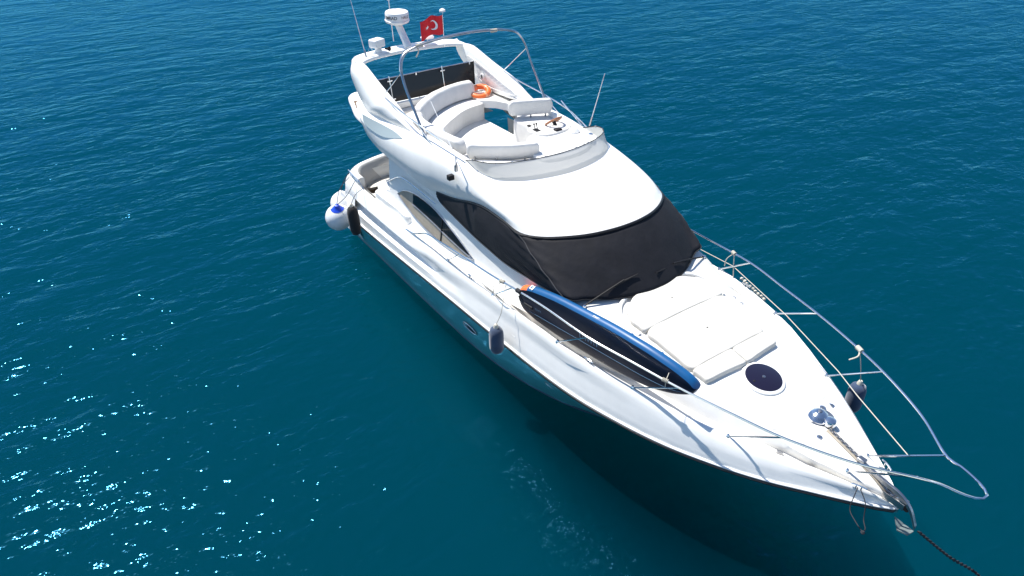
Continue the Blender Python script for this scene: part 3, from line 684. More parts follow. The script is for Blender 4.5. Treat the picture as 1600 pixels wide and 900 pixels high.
# starboard whip folded over the coaming, and its bracket
wb = U(713, 263, y=-1.80)
w = P('folded_whip', MB().tube([wb, wb+V(-.05, .02, .22), U(673, 158, y=-1.62)], .009, 8, radii=[.014, .012, .005]), M_WHITE)
make('whip_bracket', MB().box(wb, (.05, .06, .12)).tube([wb+V(0, 0, -.02), wb+V(.05, -.02, .14)], .02, 8), M_STEELD, w)
# small black lamp on the side of the moulding
q = U(704, 277, y=-1.82)
P('side_lamp', MB().box(q, (.10, .12, .10)), M_BLK, bevel=.01)

# ---- stanchions, rails, pulpit
P('rail_brace', MB().tube([U(630, 355, y=-1.97), U(655, 383, y=-2.0)], .009, 8), M_STEEL)
stn = [(5.38, 6.07, 1), (7.1, 7.8, 1), (9.04, 9.75, 1), (10.58, 11.38, 1), (12.03, 12.84, 1)]
RS_ = U(624, 351, y=-1.96)
RT = [tuple(RS_), (3.95, -1.99, RS_.z+.14), (4.6, -2.03, 2.32), (5.2, -2.06, 2.44), (6.07, -2.08, 2.56), (7.2, -2.07, 2.66), (7.88, -2.03, 2.72), (8.65, -1.97, 2.76), (9.75, -1.92, 2.78), (10.55, -1.76, 2.77), (11.37, -1.59, 2.76), (12.14, -1.38, 2.75), (12.84, -1.15, 2.73), (13.63, -.76, 2.72), (14.26, -.30, 2.71)]
tip = [(14.45, -.24, 2.75), (14.63, -.19, 2.75), (14.77, -.13, 2.75), (14.84, -.06, 2.75), (14.86, 0, 2.75)]
def rail_at(x):
    pts = cr(RT, 200); return min(pts, key=lambda p: abs(p.x-x))
full = RT+tip; full = full+[(a, -b, c) for a, b, c in reversed(full[:-1])]
P('guard_rail', MB().tube(cr(full, 260), .0165, 8), M_STEEL)
for sg in (-1, 1):
    for bx, tx, _ in stn:
        b = V(bx, sg*GY(bx)-sg*.03, GZ(bx)-.01); t = rail_at(tx).copy(); t.y = abs(t.y)*sg
        s_ = P('stanchion', MB().tube([b, t], .0125, 8), M_STEEL); make('stanchion_foot', MB().lathe([(.035, -.01), (.035, .01), (.016, .04)], b, (0, 0, 1), 14), M_STEEL, s_)
    b = V(13.37, sg*.24, 2.0); t = V(14.2, sg*.31, 2.70)
    s_ = P('pulpit_leg', MB().tube([b, t], .0145, 8), M_STEEL); make('stanchion_foot', MB().lathe([(.035, -.01), (.035, .01), (.016, .04)], b, (0, 0, 1), 14), M_STEEL, s_)
# lifeline half way up on the port side
P('lifeline', MB().tube([(13.84, .22, 2.45), (12.78, .68, 2.48), (12.3, .93, 2.48), (10.92, 1.47, 2.5), (9.35, 1.96, 2.5), (7.5, 2.02, 2.40), (5.7, 2.02, 2.25)], .007, 6), M_ROPE)

# ---- sunpad recess ledge, hatch, bow gear
HZ = lambda x, y: deckz(x, y)
# deck hatch
hc = V(11.66, 0, deckz(11.66, 0)); sl_n = V(-(deckz(12.0, 0)-deckz(11.3, 0))/.7, 0, 1).normalized()
ht = P('deck_hatch', MB().lathe([(.335, -.02), (.335, .02), (.315, .035), (.29, .036)], hc, sl_n, 48), M_WHITE)
make('hatch_lens', MB().lathe([(.285, .02), (.285, .041), (.27, .046), (.01, .05)], hc, sl_n, 48), M_HATCH, ht)
make('hatch_latch', MB().lathe([(.026, .05), (.026, .056), (.01, .058)], hc, sl_n, 16), M_STEELD, ht)
make('hatch_latch', MB().lathe([(.02, .048), (.02, .053), (.01, .055)], hc+V(-.02, -.20, 0), sl_n, 12), M_BLK, ht)
for x, y, r in ((12.51, .60, .045), (12.50, .36, .045), (12.83, -.16, .035)):
    c = V(x, y, deckz(x, y)); o = P('deck_filler', MB().lathe([(r*1.15, -.005), (r*1.15, .006), (r*.8, .010)], c, (0, 0, 1), 20), M_STEEL)
    make('filler_cap', MB().lathe([(r*.6, .009), (r*.55, .014)], c, (0, 0, 1), 16), M_STEELD, o)
for px, py in ((1220, 700), (1270, 720)):
    q = U(px, py, z=2.03); q.z = max(deckz(q.x, q.y), 0)+.03
    P('scupper', MB().box(q, (.09, .045, .03), Matrix.Rotation(R(32), 3, 'Z')), M_STEELD, bevel=.005)
# windlass
wl = V(12.60, .12, deckz(12.6, .1))
wd_ = P('windlass', MB().lathe([(.15, 0), (.15, .02), (.10, .03), (.11, .07), (.115, .09), (.07, .12), (.05, .125)], wl, (0, 0, 1), 28), M_STEEL, angle=50)
make('windlass_motor', MB().lathe([(.09, 0), (.09, .05), (.08, .08), (.03, .10)], wl+V(.17, .02, 0), (0, 0, 1), 24), M_STEEL, wd_)
make('windlass_cap', MB().lathe([(.03, .12), (.03, .14), (.01, .145)], wl, (0, 0, 1), 12), M_STEELD, wd_)
P('windlass_recess', MB().lathe([(.24, .001), (.235, .006), (.2, .006)], wl+V(-.03, .02, -.004), (0, 0, 1), 32, sx=1, sy=.8), M_STEELD)
# chain channel
ch = [V(x, lerp(.06, -.05, (x-12.8)/1.1), deckz(x, 0)+.012) for x in (12.82, 13.1, 13.4, 13.7, 13.9)]
cs = P('chain_plate', MB().grid([[p+V(0, -.055, 0) for p in ch], [p+V(0, .055, 0) for p in ch]]), M_BEIGE, solid=.01)
def chain(pts, r, pitch, name, mt, parent=None, lab=None):
    tot = cr(pts, 400); mb = MB(); s = 0; k = 0; last = tot[0]
    for i in range(1, 400):
        s += (tot[i]-tot[i-1]).length
        if s >= pitch:
            s = 0; c = tot[i]; t = (tot[min(i+1, 399)]-tot[i-1]).normalized(); u = t.orthogonal().normalized(); u = Quaternion(t, R(90)*(k % 2)+.5)@u; k += 1
            ring = [c+t*(pitch*.72*math.cos(2*math.pi*j/8))+u*(pitch*.42*math.sin(2*math.pi*j/8)) for j in range(9)]
            mb.tube(ring, r, 5, caps=False)
    return make(name, mb, mt, parent)
chain([p+V(0, 0, .02) for p in ch]+[V(14.05, -.06, 1.98)], .007, .04, 'anchor_chain_on_deck', M_STEELD, Y).name = 'deck_chain'
# anchor roller and anchor on the stem
an = thing('anchor', 'steel plough anchor stowed in the bow roller with its shank on the foredeck', 'anchor', (14.0, -.05, 1.85))
sh = cr([V(13.35, -.02, 2.10), V(13.75, -.05, 2.06), V(14.05, -.07, 2.03), V(14.22, -.08, 1.93), V(14.36, -.09, 1.72)], 30)
rows = [[p+V(0, -.022, .035), p+V(0, .022, .035), p+V(0, .022, -.035), p+V(0, -.022, -.035)] for p in sh]
mb = MB().grid(rows, closed_u=True); mb.poly(rows[0]); mb.poly(rows[-1])
make('shank', mb, M_STEELD, an, smooth=False, bevel=.005)
mb = MB()
fl = [(14.08, -.06, 1.62), (14.20, -.16, 1.54), (14.33, -.14, 1.56), (14.36, -.08, 1.62), (14.33, -.01, 1.56), (14.20, .01, 1.54)]
mb.poly([V(*p) for p in fl]); make('fluke', mb, mat('galvanised', (.16, .20, .20), .6, metal=.2, var=.2), an, smooth=False, solid=.02)
for yq in (-.12, .0): make('roller_cheek', MB().box((14.0, yq, 1.92), (.30, .012, .10)), M_STEELD, an, smooth=False)
make('roller', MB().lathe([(.045, -.04), (.03, 0), (.045, .04)], V(14.17, -.05, 1.90), (0, 1, 0), 16), M_BLK, an)
make('shackle', MB().box((13.42, -.02, 2.13), (.11, .09, .05)), M_STEELD, an, bevel=.01)
# cleats
def cleat(c, ang, L_=.2):
    M3 = Matrix.Rotation(ang, 3, 'Z'); mb = MB()
    mb.tube([c+M3@V(-L_/2, 0, .05), c+M3@V(-L_/4, 0, .06), c+M3@V(L_/4, 0, .06), c+M3@V(L_/2, 0, .05)], .012, 8)
    for d in (-.035, .035): mb.tube([c+M3@V(d, 0, -.01), c+M3@V(d, 0, .06)], .012, 8)
    return P('cleat', mb, M_STEEL)
for sg in (-1, 1):
    cleat(V(13.62, sg*.33, GZ(13.62)-.0), R(-25*sg))
    for x in (6.3, 9.75): cleat(V(x, sg*(GY(x)-.02), GZ(x)), R(-3*sg))
    cleat(V(.4, sg*1.82, 1.9), R(0))
# moulded gill on the topsides
q = U(815, 520, y=-2.1)
P('air_gill', MB().spline_tube([U(800, 522, y=-2.08), U(806, 527, y=-2.08), U(810, 518, y=-2.05)], .014, 6), M_WHITE)
P('hull_seam', MB().spline_tube([U(820, 494, y=-1.90)+V(0, -.02, 0), U(803, 500, y=-2.02), U(793, 515, y=-2.08), U(792, 530, y=-2.12)], .006, 6), M_WHITE)

# ---- cockpit
P('cockpit_sole', MB().box((1.1, 0, 1.25), (2.3, 3.6, .05)), M_BEIGEF, smooth=False)
for sg in (-1, 1):
    rows = []
    for x in (0.02, .5, 1, 1.5, 2, 2.3):
        gy, gz = GY(x), GZ(x); rows.append([V(x, sg*(gy-.18), gz-.10), V(x, sg*(gy-.24), 1.25)])
    P('cockpit_lining', MB().grid(rows), M_GEL)
aftc = cr([V(.75, -1.75, 0), V(.3, -1.70, 0), V(.02, -1.50, 0), V(-.18, -1.0, 0), V(-.3, -.4, 0), V(-.33, .2, 0), V(-.25, .9, 0), V(-.02, 1.5, 0), V(.3, 1.72, 0)], 50)
def offs(c, d): 
    out = []
    for i, p in enumerate(c):
        t = (c[min(i+1, len(c)-1)]-c[max(i-1, 0)]).normalized(); out.append(p+V(t.y, -t.x, 0)*d)
    return out
a0 = aftc; a1 = offs(aftc, .06); a2 = offs(aftc, -.12)
z_ = lambda c, z: [V(p.x, p.y, z) for p in c]
mb = MB().grid([z_(a2, .9), z_(a2, 1.97), z_(offs(aftc, -.09), 2.05), z_(offs(aftc, 0), 2.07), z_(a1, 2.03), z_(a1, 1.65), z_(offs(aftc, .16), 1.55)])
_rw = [z_(a2, .9), z_(a2, 1.97), z_(offs(aftc, -.09), 2.05), z_(offs(aftc, 0), 2.07), z_(a1, 2.03), z_(a1, 1.65), z_(offs(aftc, .16), 1.55), z_(offs(aftc, .16), .9)]
for e_ in (0, -1): mb.poly([r_[e_] for r_ in _rw])
P('aft_coaming', mb, M_GEL, angle=60)
cb = P('cockpit_seat_back', MB().grid([z_(offs(aftc, .065)[4:44], 2.04), z_(offs(aftc, .10)[4:44], 2.0), z_(offs(aftc, .18)[4:44], 1.6), z_(offs(aftc, .20)[4:44], 1.50)]), mat('seat_back_vinyl', (.58, .56, .53), .6, bump=[(5, .2, .02)]), angle=180)
ci = offs(aftc, .2); co = offs(aftc, .78)
mb = MB().grid([z_(ci[5:43], 1.48), z_(offs(aftc, .24)[5:43], 1.55), z_(offs(aftc, .5)[5:43], 1.57), z_(offs(aftc, .72)[5:43], 1.555), z_(offs(aftc, .79)[5:43], 1.50), z_(offs(aftc, .80)[5:43], 1.43), z_(offs(aftc, .77)[5:43], 1.27)])
P('cockpit_seat', mb, M_PAD, angle=180)
# quarter moulding between cockpit and side deck
qm = [V(1.62, -1.05, 0), V(1.62, -1.92, 0), V(2.3, -1.98, 0), V(3.2, -1.95, 0), V(3.2, -1.7, 0), V(2.3, -1.05, 0)]
P('side_deck_step', prism([(1.72, -1.25), (1.70, -1.55), (1.72, -1.84), (2.1, -1.88), (2.8, -1.86), (3.4, -1.84), (3.4, -1.65), (2.3, -1.6), (2.25, -1.25)], 1.25, 2.12, .08), M_GEL, angle=50)
P('step_light', MB().box((2.02, -1.50, 2.13), (.16, .14, .03), Matrix.Rotation(R(20), 3, 'Z')), M_STEELD, bevel=.01)
for sg in (-1, 1):
    P('boarding_rail', MB().spline_tube([V(1.85, sg*1.62, 2.13), V(1.84, sg*1.62, 2.28), V(1.95, sg*1.66, 2.36), V(2.4, sg*1.74, 2.62), V(3.0, sg*1.74, 2.92), V(3.9, sg*1.74, 2.95), V(4.6, sg*1.74, 2.92)], .011, 8), M_STEEL)
    P('stern_rail', MB().spline_tube([V(.05, sg*1.75, 1.93), V(.02, sg*1.8, 2.02), V(.4, sg*1.87, 2.06), V(.95, sg*1.9, 2.05), V(1.15, sg*1.9, 1.95)], .013, 8), M_STEEL)
# swim platform
P('swim_platform', prism([(0.05, -1.9), (-.6, -1.86), (-1.0, -1.6), (-1.15, -.9), (-1.18, 0), (-1.15, .9), (-1.0, 1.6), (-.6, 1.86), (.05, 1.9)], .28, .40, .03), M_GEL, angle=50)
# rounded stern quarters
mb = MB()
qs = []
for z, yk, xk in ((.32, 1.90, -.42), (.6, 1.99, -.52), (.95, 2.03, -.55), (1.25, 2.03, -.50), (1.5, 1.98, -.42), (1.75, 1.91, -.33), (1.93, 1.82, -.28), (2.0, 1.74, -.25)):
    half_ = [V(.75, -(yk+.03), z), V(.45, -(yk+.02), z), V(.15, -yk+.02, z), V(xk*.45, -yk+.15, z), V(xk*.85, -yk+.42, z), V(xk-.05, -1.1, z), V(xk-.12, -.5, z), V(xk-.14, 0, z)]
    qs.append(cr(sym(half_), 80))
mb.grid(qs); P('stern_quarter', mb, M_GEL, angle=60)

# ---- windscreen glass and wipers
T_ = [(4.60, -1.69, 3.19), (5.26, -1.675, 3.29), (5.9, -1.665, 3.47), (6.37, -1.66, 3.55), (6.95, -1.655, 3.545), (7.45, -1.635, 3.50), (7.82, -1.45, 3.53), (8.1, -1.13, 3.565), (8.3, -.76, 3.59), (8.42, -.36, 3.615), (8.45, 0, 3.62)]
K_ = [(4.62, -1.70, 3.10), (4.88, -1.71, 2.99), (5.83, -1.71, 2.84), (6.58, -1.71, 2.77), (7.30, -1.70, 2.74), (8.72, -1.62, 2.84), (8.92, -1.32, 2.80), (9.12, -.98, 2.78), (9.27, -.62, 2.77), (9.35, -.3, 2.77), (9.37, 0, 2.77)]
def scr_rows(off, m):
    t, k = shell_rows([T_, K_], 61); rows = []
    for i in range(m):
        f = i/(m-1); row = []
        for a, b in zip(t, k):
            p = a.lerp(b, f); n = V(max(0, p.x-7.2)*.9, p.y, .35); n.z = .3; n.normalize()
            side = 1 if p.x < 7.4 else 0
            p = p+n*(.045*math.sin(math.pi*f)*(1 if p.x > 6 else .4)+off); row.append(p)
        rows.append(row)
    return rows
gl = scr_rows(-.035, 6); mb = MB().grid(gl); mb.grid([[mir(p) for p in r] for r in gl])
P('windscreen', mb, M_GLASS, angle=60)
cv = thing('windscreen_cover', 'black mesh cover fitted over the windscreen and the forward side windows', 'window cover', (8.4, 0, 2.8))
rows = scr_rows(.004, 14)
for r_ in rows:
    for i, p in enumerate(r_):
        n = V(max(0, p.x-7.2), p.y, .3).normalized(); w_ = mnoise.noise(V(p.x*1.5, p.y*1.5, p.z*2.5))*.016; cs_ = abs(i-30)/6; w_ += .016*math.exp(-cs_*cs_)*math.sin(p.z*34+i*.9); r_[i] = p+n*w_
mb = MB().grid(rows); mb.grid([[mir(p) for p in r] for r in rows])
make('cover_cloth', mb, M_COVER, cv, angle=180, solid=.006)
t_, k_ = rows[0], rows[-1]
hem = [p+V(.006, 0, .0) for p in t_]; mb = MB().tube(hem+[mir(p) for p in reversed(hem[:-1])], .016, 6); mb.tube(k_+[mir(p) for p in reversed(k_[:-1])], .012, 6)
make('cover_hem', mb, M_COVEREDGE, cv)
ci_ = 30
for sg in (-1, 1):
    seam = []
    for i, r_ in enumerate(rows):
        col = int(round(lerp(29.5, 30.5, i/13))); p = r_[col]; n = V(.5, p.y, .3).normalized(); seam.append(V(p.x, p.y, p.z)+n*.006)
    seam = [V(p.x, p.y*(-sg) if sg > 0 else p.y, p.z) for p in seam]
    make('cover_seam', MB().tube(seam, .011, 5), M_SEAM, cv)
# dark headliner gasket below the brow
br = [V(p[0]+.012, p[1]-.0, p[2]-.025) for p in E_[12:]]
P('brow_gasket', MB().tube(cr(br+[mir(p) for p in reversed(br[:-1])], 80), .026, 6), M_COVEREDGE)
# wipers lie on the cloth
from mathutils.bvhtree import BVHTree
def on_surf(objs, px, py, off=0.0):
    d = (FPX*_f + (px-800)*_r - (py-450)*_u).normalized(); best = None
    for o in objs:
        bt = BVHTree.FromPolygons([v.co+worldloc(o) for v in o.data.vertices], [tuple(p.vertices) for p in o.data.polygons])
        h = bt.ray_cast(CAM_LOC, d)
        if h[0] is not None and (best is None or h[3] < best[1]): best = (h[0], h[3])
    return best[0]-d*off if best else U(px, py, z=2.74)
SURF = [o for o in COL.objects if o.name in ('cover_cloth', 'deck')]
def wiper(b, e, b1, b2):
    b, e, b1, b2 = [on_surf(SURF, *q, .035) for q in (b, e, b1, b2)]
    o = P('wiper', MB().tube([b, b.lerp(e, .5)+V(.02, 0, .03), e+V(0, 0, .01)], .016, 6), M_BLK)
    make('wiper_blade', MB().tube([b1, b1.lerp(b2, .5)+V(0, 0, .01), b2], .014, 6, radii=[.010, .024, .010]), M_BLK, o)
    make('wiper_pivot', MB().lathe([(.035, -.03), (.035, .02), (.015, .04)], b-V(0, 0, .01), (0, 0, 1), 12), M_STEEL, o)
wiper((913, 478), (975, 438), (948, 454), (997, 428))
wiper((1100, 401), (1052, 412), (1078, 404), (1025, 426))

# ------------------------------------------------------------------ sun pads
sp = thing('sun_pad', 'padded white sunbathing mattress on the foredeck aft of the round hatch', 'sun pad', (10.4, 0, 2.55))
dz = lambda x, y: deckz(max(x, 8.8), y)-.005
rear = [(9.985, -.004), (9.985, -.45), (9.985, -.93), (9.7, -.96), (9.48, -.86), (9.32, -.58), (9.25, -.25), (9.25, -.10), (9.30, -.004)]
def dense(o, k=4):
    out = []
    for i in range(len(o)):
        a, b = V(*o[i], 0), V(*o[(i+1) % len(o)], 0)
        for j in range(k): out.append(a.lerp(b, .06+.88*j/(k-1)))
    return [(p.x, p.y) for p in out]
rr2 = [(9.985, -.93), (9.7, -.97), (9.48, -.88), (9.31, -.60), (9.235, -.28), (9.235, -.06), (9.30, 0)]
rr2 = rr2+[(a, -b) for a, b in reversed(rr2[:-1])]
make('cushion', puff(dense(rr2, 4), dz, .085, n=140, crown=.03, inset=.016), M_PAD, sp, angle=180)
def seam_on(pts, h, r=.004):
    q = cr([V(a, b, dz(a, b)+h) for a, b in pts], 30); return MB().tube(q, r, 5)
for s_ in (1, -1):
    main = [(10.0, -.02), (10.0, -.90), (10.9, -.845), (10.93, -.02)] if s_ == 1 else [(10.0, .02), (10.0, .90), (10.9, .845), (10.93, .02)]
    if s_ == 1: make('cushion', puff(dense([(9.99, .93), (9.99, -.93), (10.975, -.86), (11.005, 0), (10.975, .86)], 5), dz, .088, n=140, crown=.03, inset=.016), M_PAD, sp, angle=180)
    make('cushion', puff(dense([(10.98, s_*.86), (11.005, s_*.004), (11.34, s_*.012), (11.26, s_*.82)], 5), dz, .092, n=110, inset=.016, crown=.05), M_PAD, sp, angle=180)
ring = cr([V(9.95, -1.0, deckz(9.95, 1.0)+.005), V(9.55, -1.02, deckz(9.55, 1.02)+.01), V(9.30, -.85, deckz(9.3, .85)+.02), V(9.18, -.5, deckz(9.2, .5)+.03), V(9.14, 0, deckz(9.16, 0)+.03), V(9.18, .5, deckz(9.2, .5)+.03), V(9.30, .85, deckz(9.3, .85)+.02), V(9.55, 1.02, deckz(9.55, 1.02)+.01), V(9.95, 1.0, deckz(9.95, 1.0)+.005)], 60)
P('headrest_moulding', MB().tube(ring, .035, 8), M_GEL)

# deck mouldings: locker lid seam, pad eyes, panel joints
def deckline(pts, r=.0035, m_=None, nm='deck_seam'):
    q = cr([V(a, b, 0) for a, b in pts], 40); P(nm, MB().tube([V(p.x, p.y, deckz(p.x, p.y)+.001) for p in q], r, 5), m_ or M_SEAMG)
M_SEAMG = mat('seam_grey', (.42, .42, .41), .6)
deckline([(12.62, -.02), (12.45, -.35), (12.35, -.62)]); deckline([(12.62, .26), (12.45, .45), (12.35, .62)])
deckline([(13.75, -.09), (13.2, -.16), (12.75, -.10)], .003); deckline([(13.75, .05), (13.2, .12), (12.78, .2)], .003)
for sg in (-1, 1):
    for x in (10.05, 10.22): deckline([(x, sg*1.13), (x+.03, sg*1.16), (x+.06, sg*1.13)], .008, M_STEEL, 'pad_eye')
    deckline([(11.2, sg*.98), (11.8, sg*.78), (12.4, sg*.56), (13.0, sg*.33)], .003)

# ------------------------------------------------------------------ paddle board
tailc = U(818, 463, y=-1.76); nosec = U(1085, 612, y=-1.44)
bd = thing('paddle_board', 'inflatable paddle board with navy underside, blue edge and orange tail tied inside the starboard rail', 'paddle board', tuple((tailc+nosec)/2-V(0, 0, .4)))
ex = (nosec-tailc).normalized(); BL = (nosec-tailc).length
lean = R(-5); ez = (V(0, 0, 1)*math.cos(lean)+V(0, 1, 0)*math.sin(lean)); ez = (ez-ex*ez.dot(ex)).normalized(); en = ex.cross(ez).normalized()   # en points outboard/starboard?
if en.y > 0: en = -en
def bw(t): return sinterp(t, [0, .012, .04, .12, .3, .55, .75, .88, .95, .985, 1], [.18, .25, .30, .37, .43, .44, .40, .30, .20, .115, .0])
TH = .18
def rocker(t): return .10*max(0, (t-.7)/.3)**2
def bpt(t, a):   # a angle round the section
    w = max(bw(t), .004); c, s = math.cos(a), math.sin(a)
    cc = math.copysign(abs(c)**.5, c)*(w) if w > TH/2 else c*w
    h = TH/2*min(1, w/.07)
    # section: wide flat faces, rounded edge
    flat = max(0, w-TH/2)
    return cc, s, h, flat
def bring(t):
    w = max(bw(t), .004); r = min(TH/2, w); flat = w-r; th = TH/2*min(1, (w/.065))**.5; pts = []; tags = []
    for k in range(9): a = -math.pi/2+math.pi*k/8; pts.append((flat+r*math.cos(a), th*math.sin(a)))
    pts += [(flat*.33, th), (-flat*.33, th)]
    for k in range(9): a = math.pi/2+math.pi*k/8; pts.append((-flat+r*math.cos(a), th*math.sin(a)))
    pts += [(-flat*.33, -th), (flat*.33, -th)]
    c = tailc+ex*(BL*t)+(-en)*rocker(t)
    return [c+ez*u+en*(-v) for u, v in pts]
ts = [0, .004, .012, .025, .04]+[.06+.03*i for i in range(29)]+[.92, .94, .955, .97, .98, .988, .994, .998, 1]
rings = [bring(t) for t in ts]; NR = len(rings[0])
# faces on side -th (index 0.. near 0 and 19..21) look outboard -> navy; edges -> blue
navy, blue, orange = MB(), MB(), MB()
for i in range(len(rings)-1):
    for j in range(NR):
        j2 = (j+1) % NR; q = [rings[i][j], rings[i][j2], rings[i+1][j2], rings[i+1][j]]
        if j in (18, 19, 20, 21) or j in (17, 0): navy.poly(q)
        elif ts[i] < .055 : orange.poly(q)
        else: blue.poly(q)
navy.poly(rings[0])
make('underside', navy, M_SUPN, bd, angle=180); make('edge', blue, M_SUPB, bd, angle=180); make('tail_patch', orange, M_SUPO, bd, angle=180)
def onboard(t, u, off): return tailc+ex*(BL*t)-en*rocker(t)+ez*u+en*(TH/2+off)
make('fin_box', MB().tube([onboard(.035, -.05, .0), onboard(.09, -.06, .0)], .035, 10, radii=[.028, .028]), M_BLK, bd)
make('stringer_line', MB().tube([onboard(t, -.17*min(1, bw(t)/.3), .002) for t in [.06+.02*i for i in range(45)]], .003, 4), M_INK, bd)
M4 = Matrix((ex, ez, en)).transposed().to_4x4()
M4m = Matrix((ex*1, -ez, en)).transposed().to_4x4()
M4.translation = onboard(.46, -.06, .003)
text('ITIWIT', .15, M4@Matrix.Rotation(math.pi, 4, 'X') if False else M4, M_INK, bd, bold=.001)
M4b = Matrix((ex, ez, en)).transposed().to_4x4(); M4b.translation = onboard(.13, -.03, .003)
text('itiwit', .08, M4b, M_INK, bd)
# small print on the blue edge: faces up
e2 = (en*.75+ez*.9).normalized()
def edgept(t, off=.004):
    c = tailc+ex*(BL*t)-en*rocker(t); r = TH/2; return c+ez*(bw(t)-r)+(ez*.94+en*.34).normalized()*(r+off)
ee = (ez*.34-en*.94).normalized(); M5 = Matrix((ex, ee, ex.cross(ee))).transposed().to_4x4(); M5.translation = edgept(.50)
text('ITIWIT', .045, M5, M_WINK, bd, bold=.001)
e3 = ex*1.0; M6 = Matrix((ex, ee, ex.cross(ee))).transposed().to_4x4(); M6.translation = edgept(.085, .006)
text('D', .11, M6, M_WINK, bd, bold=.004)
M7 = M6.copy(); M7.translation = edgept(.10, .007)
text('J', .10, M7, M_WINK, bd, bold=.003)
for t in (.68, .83): make('strap_ring', MB().lathe([(.03, 0), (.025, .02)], tailc+ex*(BL*t)+ez*(bw(t)-.04)-en*.05-en*rocker(t), ez, 10), M_SUPB, bd)

# ------------------------------------------------------------------ fenders
def fender(name, label, topc, r, L_, axis, mt, rope, ropem, group, capm=None, cat='fender'):
    axis = Vector(axis).normalized(); topc = Vector(topc)
    t = thing(name, label, cat, tuple(topc+axis*L_), group)
    prof = [(.02, 0), (r*.45, .01), (r*.8, .05*L_/.6), (r*.97, .12*L_/.6), (r, .2*L_/.6), (r, L_-.2*L_/.6), (r*.96, L_-.11*L_/.6), (r*.75, L_-.04), (r*.35, L_), (.01, L_)]
    b = make('fender_body', MB().lathe(prof, topc, axis, 24), mt, t, angle=60)
    make('fender_eye', MB().lathe([(.03, -.06), (.045, -.02), (.05, .015)], topc, axis, 12), capm or M_ROPE, t)
    if rope: make('fender_line', MB().spline_tube([Vector(p) for p in rope]+[topc-axis*.05], .007, 6), ropem, t)
    return t
G1 = 'cylindrical fenders hanging over the side'
ra = rail_at(7.62)
fender('fender', 'navy cloth covered fender hanging over the starboard side below the paddle board tail', U(775, 511, y=-2.36), .135, .60, (-.02, .03, -1), M_NAVYF, [ra, ra+V(0, -.02, -.02), V(7.8, -2.28, 2.25)], M_ROPE, G1)
fender('fender', 'navy cloth covered fender hanging over the port side beside the bow', V(12.28, 1.84, 1.76), .14, .60, (0, 0, -1), M_NAVYF, [V(12.3, 1.36, 2.74), V(12.28, 1.62, 2.3)], M_ROPE, G1)
fender('fender', 'black cloth covered fender hanging at the starboard quarter beside white round fenders', U(549, 322, y=-2.36), .14, .80, (-.0, .04, -1), M_BLKF, [V(1.15, -1.92, 1.97), V(1.45, -2.25, 2.0)], M_DROPE, G1)
def ball(label, c, r, cap, ropes):
    c = Vector(c); t = thing('ball_fender', label, 'fender', tuple(c-V(0, 0, r)), 'round white fenders at the starboard quarter')
    prof = [(.01, -r)]+[(r*math.cos(a), r*math.sin(a)) for a in [R(-80+10*i) for i in range(15)]]+[(r*.45, r*.93), (r*.2, r*1.1), (r*.15, r*1.18)]
    make('fender_body', MB().lathe(prof, c, (.1, -.05, 1), 32), M_WHF, t, angle=80)
    ax = V(.25, -.1, 1).normalized()
    if cap: make('fender_cap', MB().lathe([(r*.50, r*.89), (r*.36, r*.99), (r*.22, r*1.1), (r*.17, r*1.25), (.01, r*1.27)], c, ax, 24), M_BLUEF, t, angle=60)
    for rp in ropes: make('fender_line', MB().spline_tube([Vector(q) for q in rp]+[c+ax*r*1.2], .008, 6), M_DROPE, t)
    return t
ball('large round white fender with a bright blue top hanging beside the black fender', V(.40, -2.38, .98), .34, True, [[V(.7, -1.92, 2.0), V(.75, -2.2, 1.7)], [V(.25, -1.85, 1.95), V(.3, -2.2, 1.7)]])
ball('plain round white fender half hidden behind the blue topped one at the stern', V(-.15, -2.02, 1.05), .32, False, [[V(.05, -1.8, 1.95), V(-.05, -1.95, 1.7)]])

# ------------------------------------------------------------------ lifebuoy
lb = thing('life_ring', 'orange horseshoe lifebuoy lying on the flybridge next to the port arch leg', 'lifebuoy', (1.9, 1.18, 3.95))
lc = V(1.84, 1.14, 3.985); nrm = V(.25, -.22, 1).normalized(); lx = nrm.orthogonal().normalized(); ly = nrm.cross(lx)
ring = [lc+(lx*math.cos(2*math.pi*k/48)+ly*math.sin(2*math.pi*k/48))*.205 for k in range(50)]
make('ring', MB().tube(ring, .066, 14, caps=False), M_ORANGE, lb, angle=180)
for k in range(4):
    i = 6+12*k; make('band', MB().tube(ring[i:i+3], .069, 14, caps=False), mat('band_tape', (.8, .3, .15), .4), lb)
ly_ = [lc+(lx*math.cos(2*math.pi*k/48)+ly*math.sin(2*math.pi*k/48))*(.28+.01*math.sin(k*.5*math.pi)) for k in range(50)]
make('grab_line', MB().tube(ly_, .006, 5, caps=False), M_ROPE, lb)
P('port_shelf', prism([(1.5, .92), (1.5, 1.55), (2.3, 1.58), (3.1, 1.58), (3.7, 1.56), (3.72, 1.0), (3.55, 1.02), (3.35, 1.20), (3.05, 1.34), (2.7, 1.34), (2.42, 1.22), (2.28, 1.06), (2.15, .93)], 3.72, 3.90, .02, sm=False), M_GEL, angle=50)

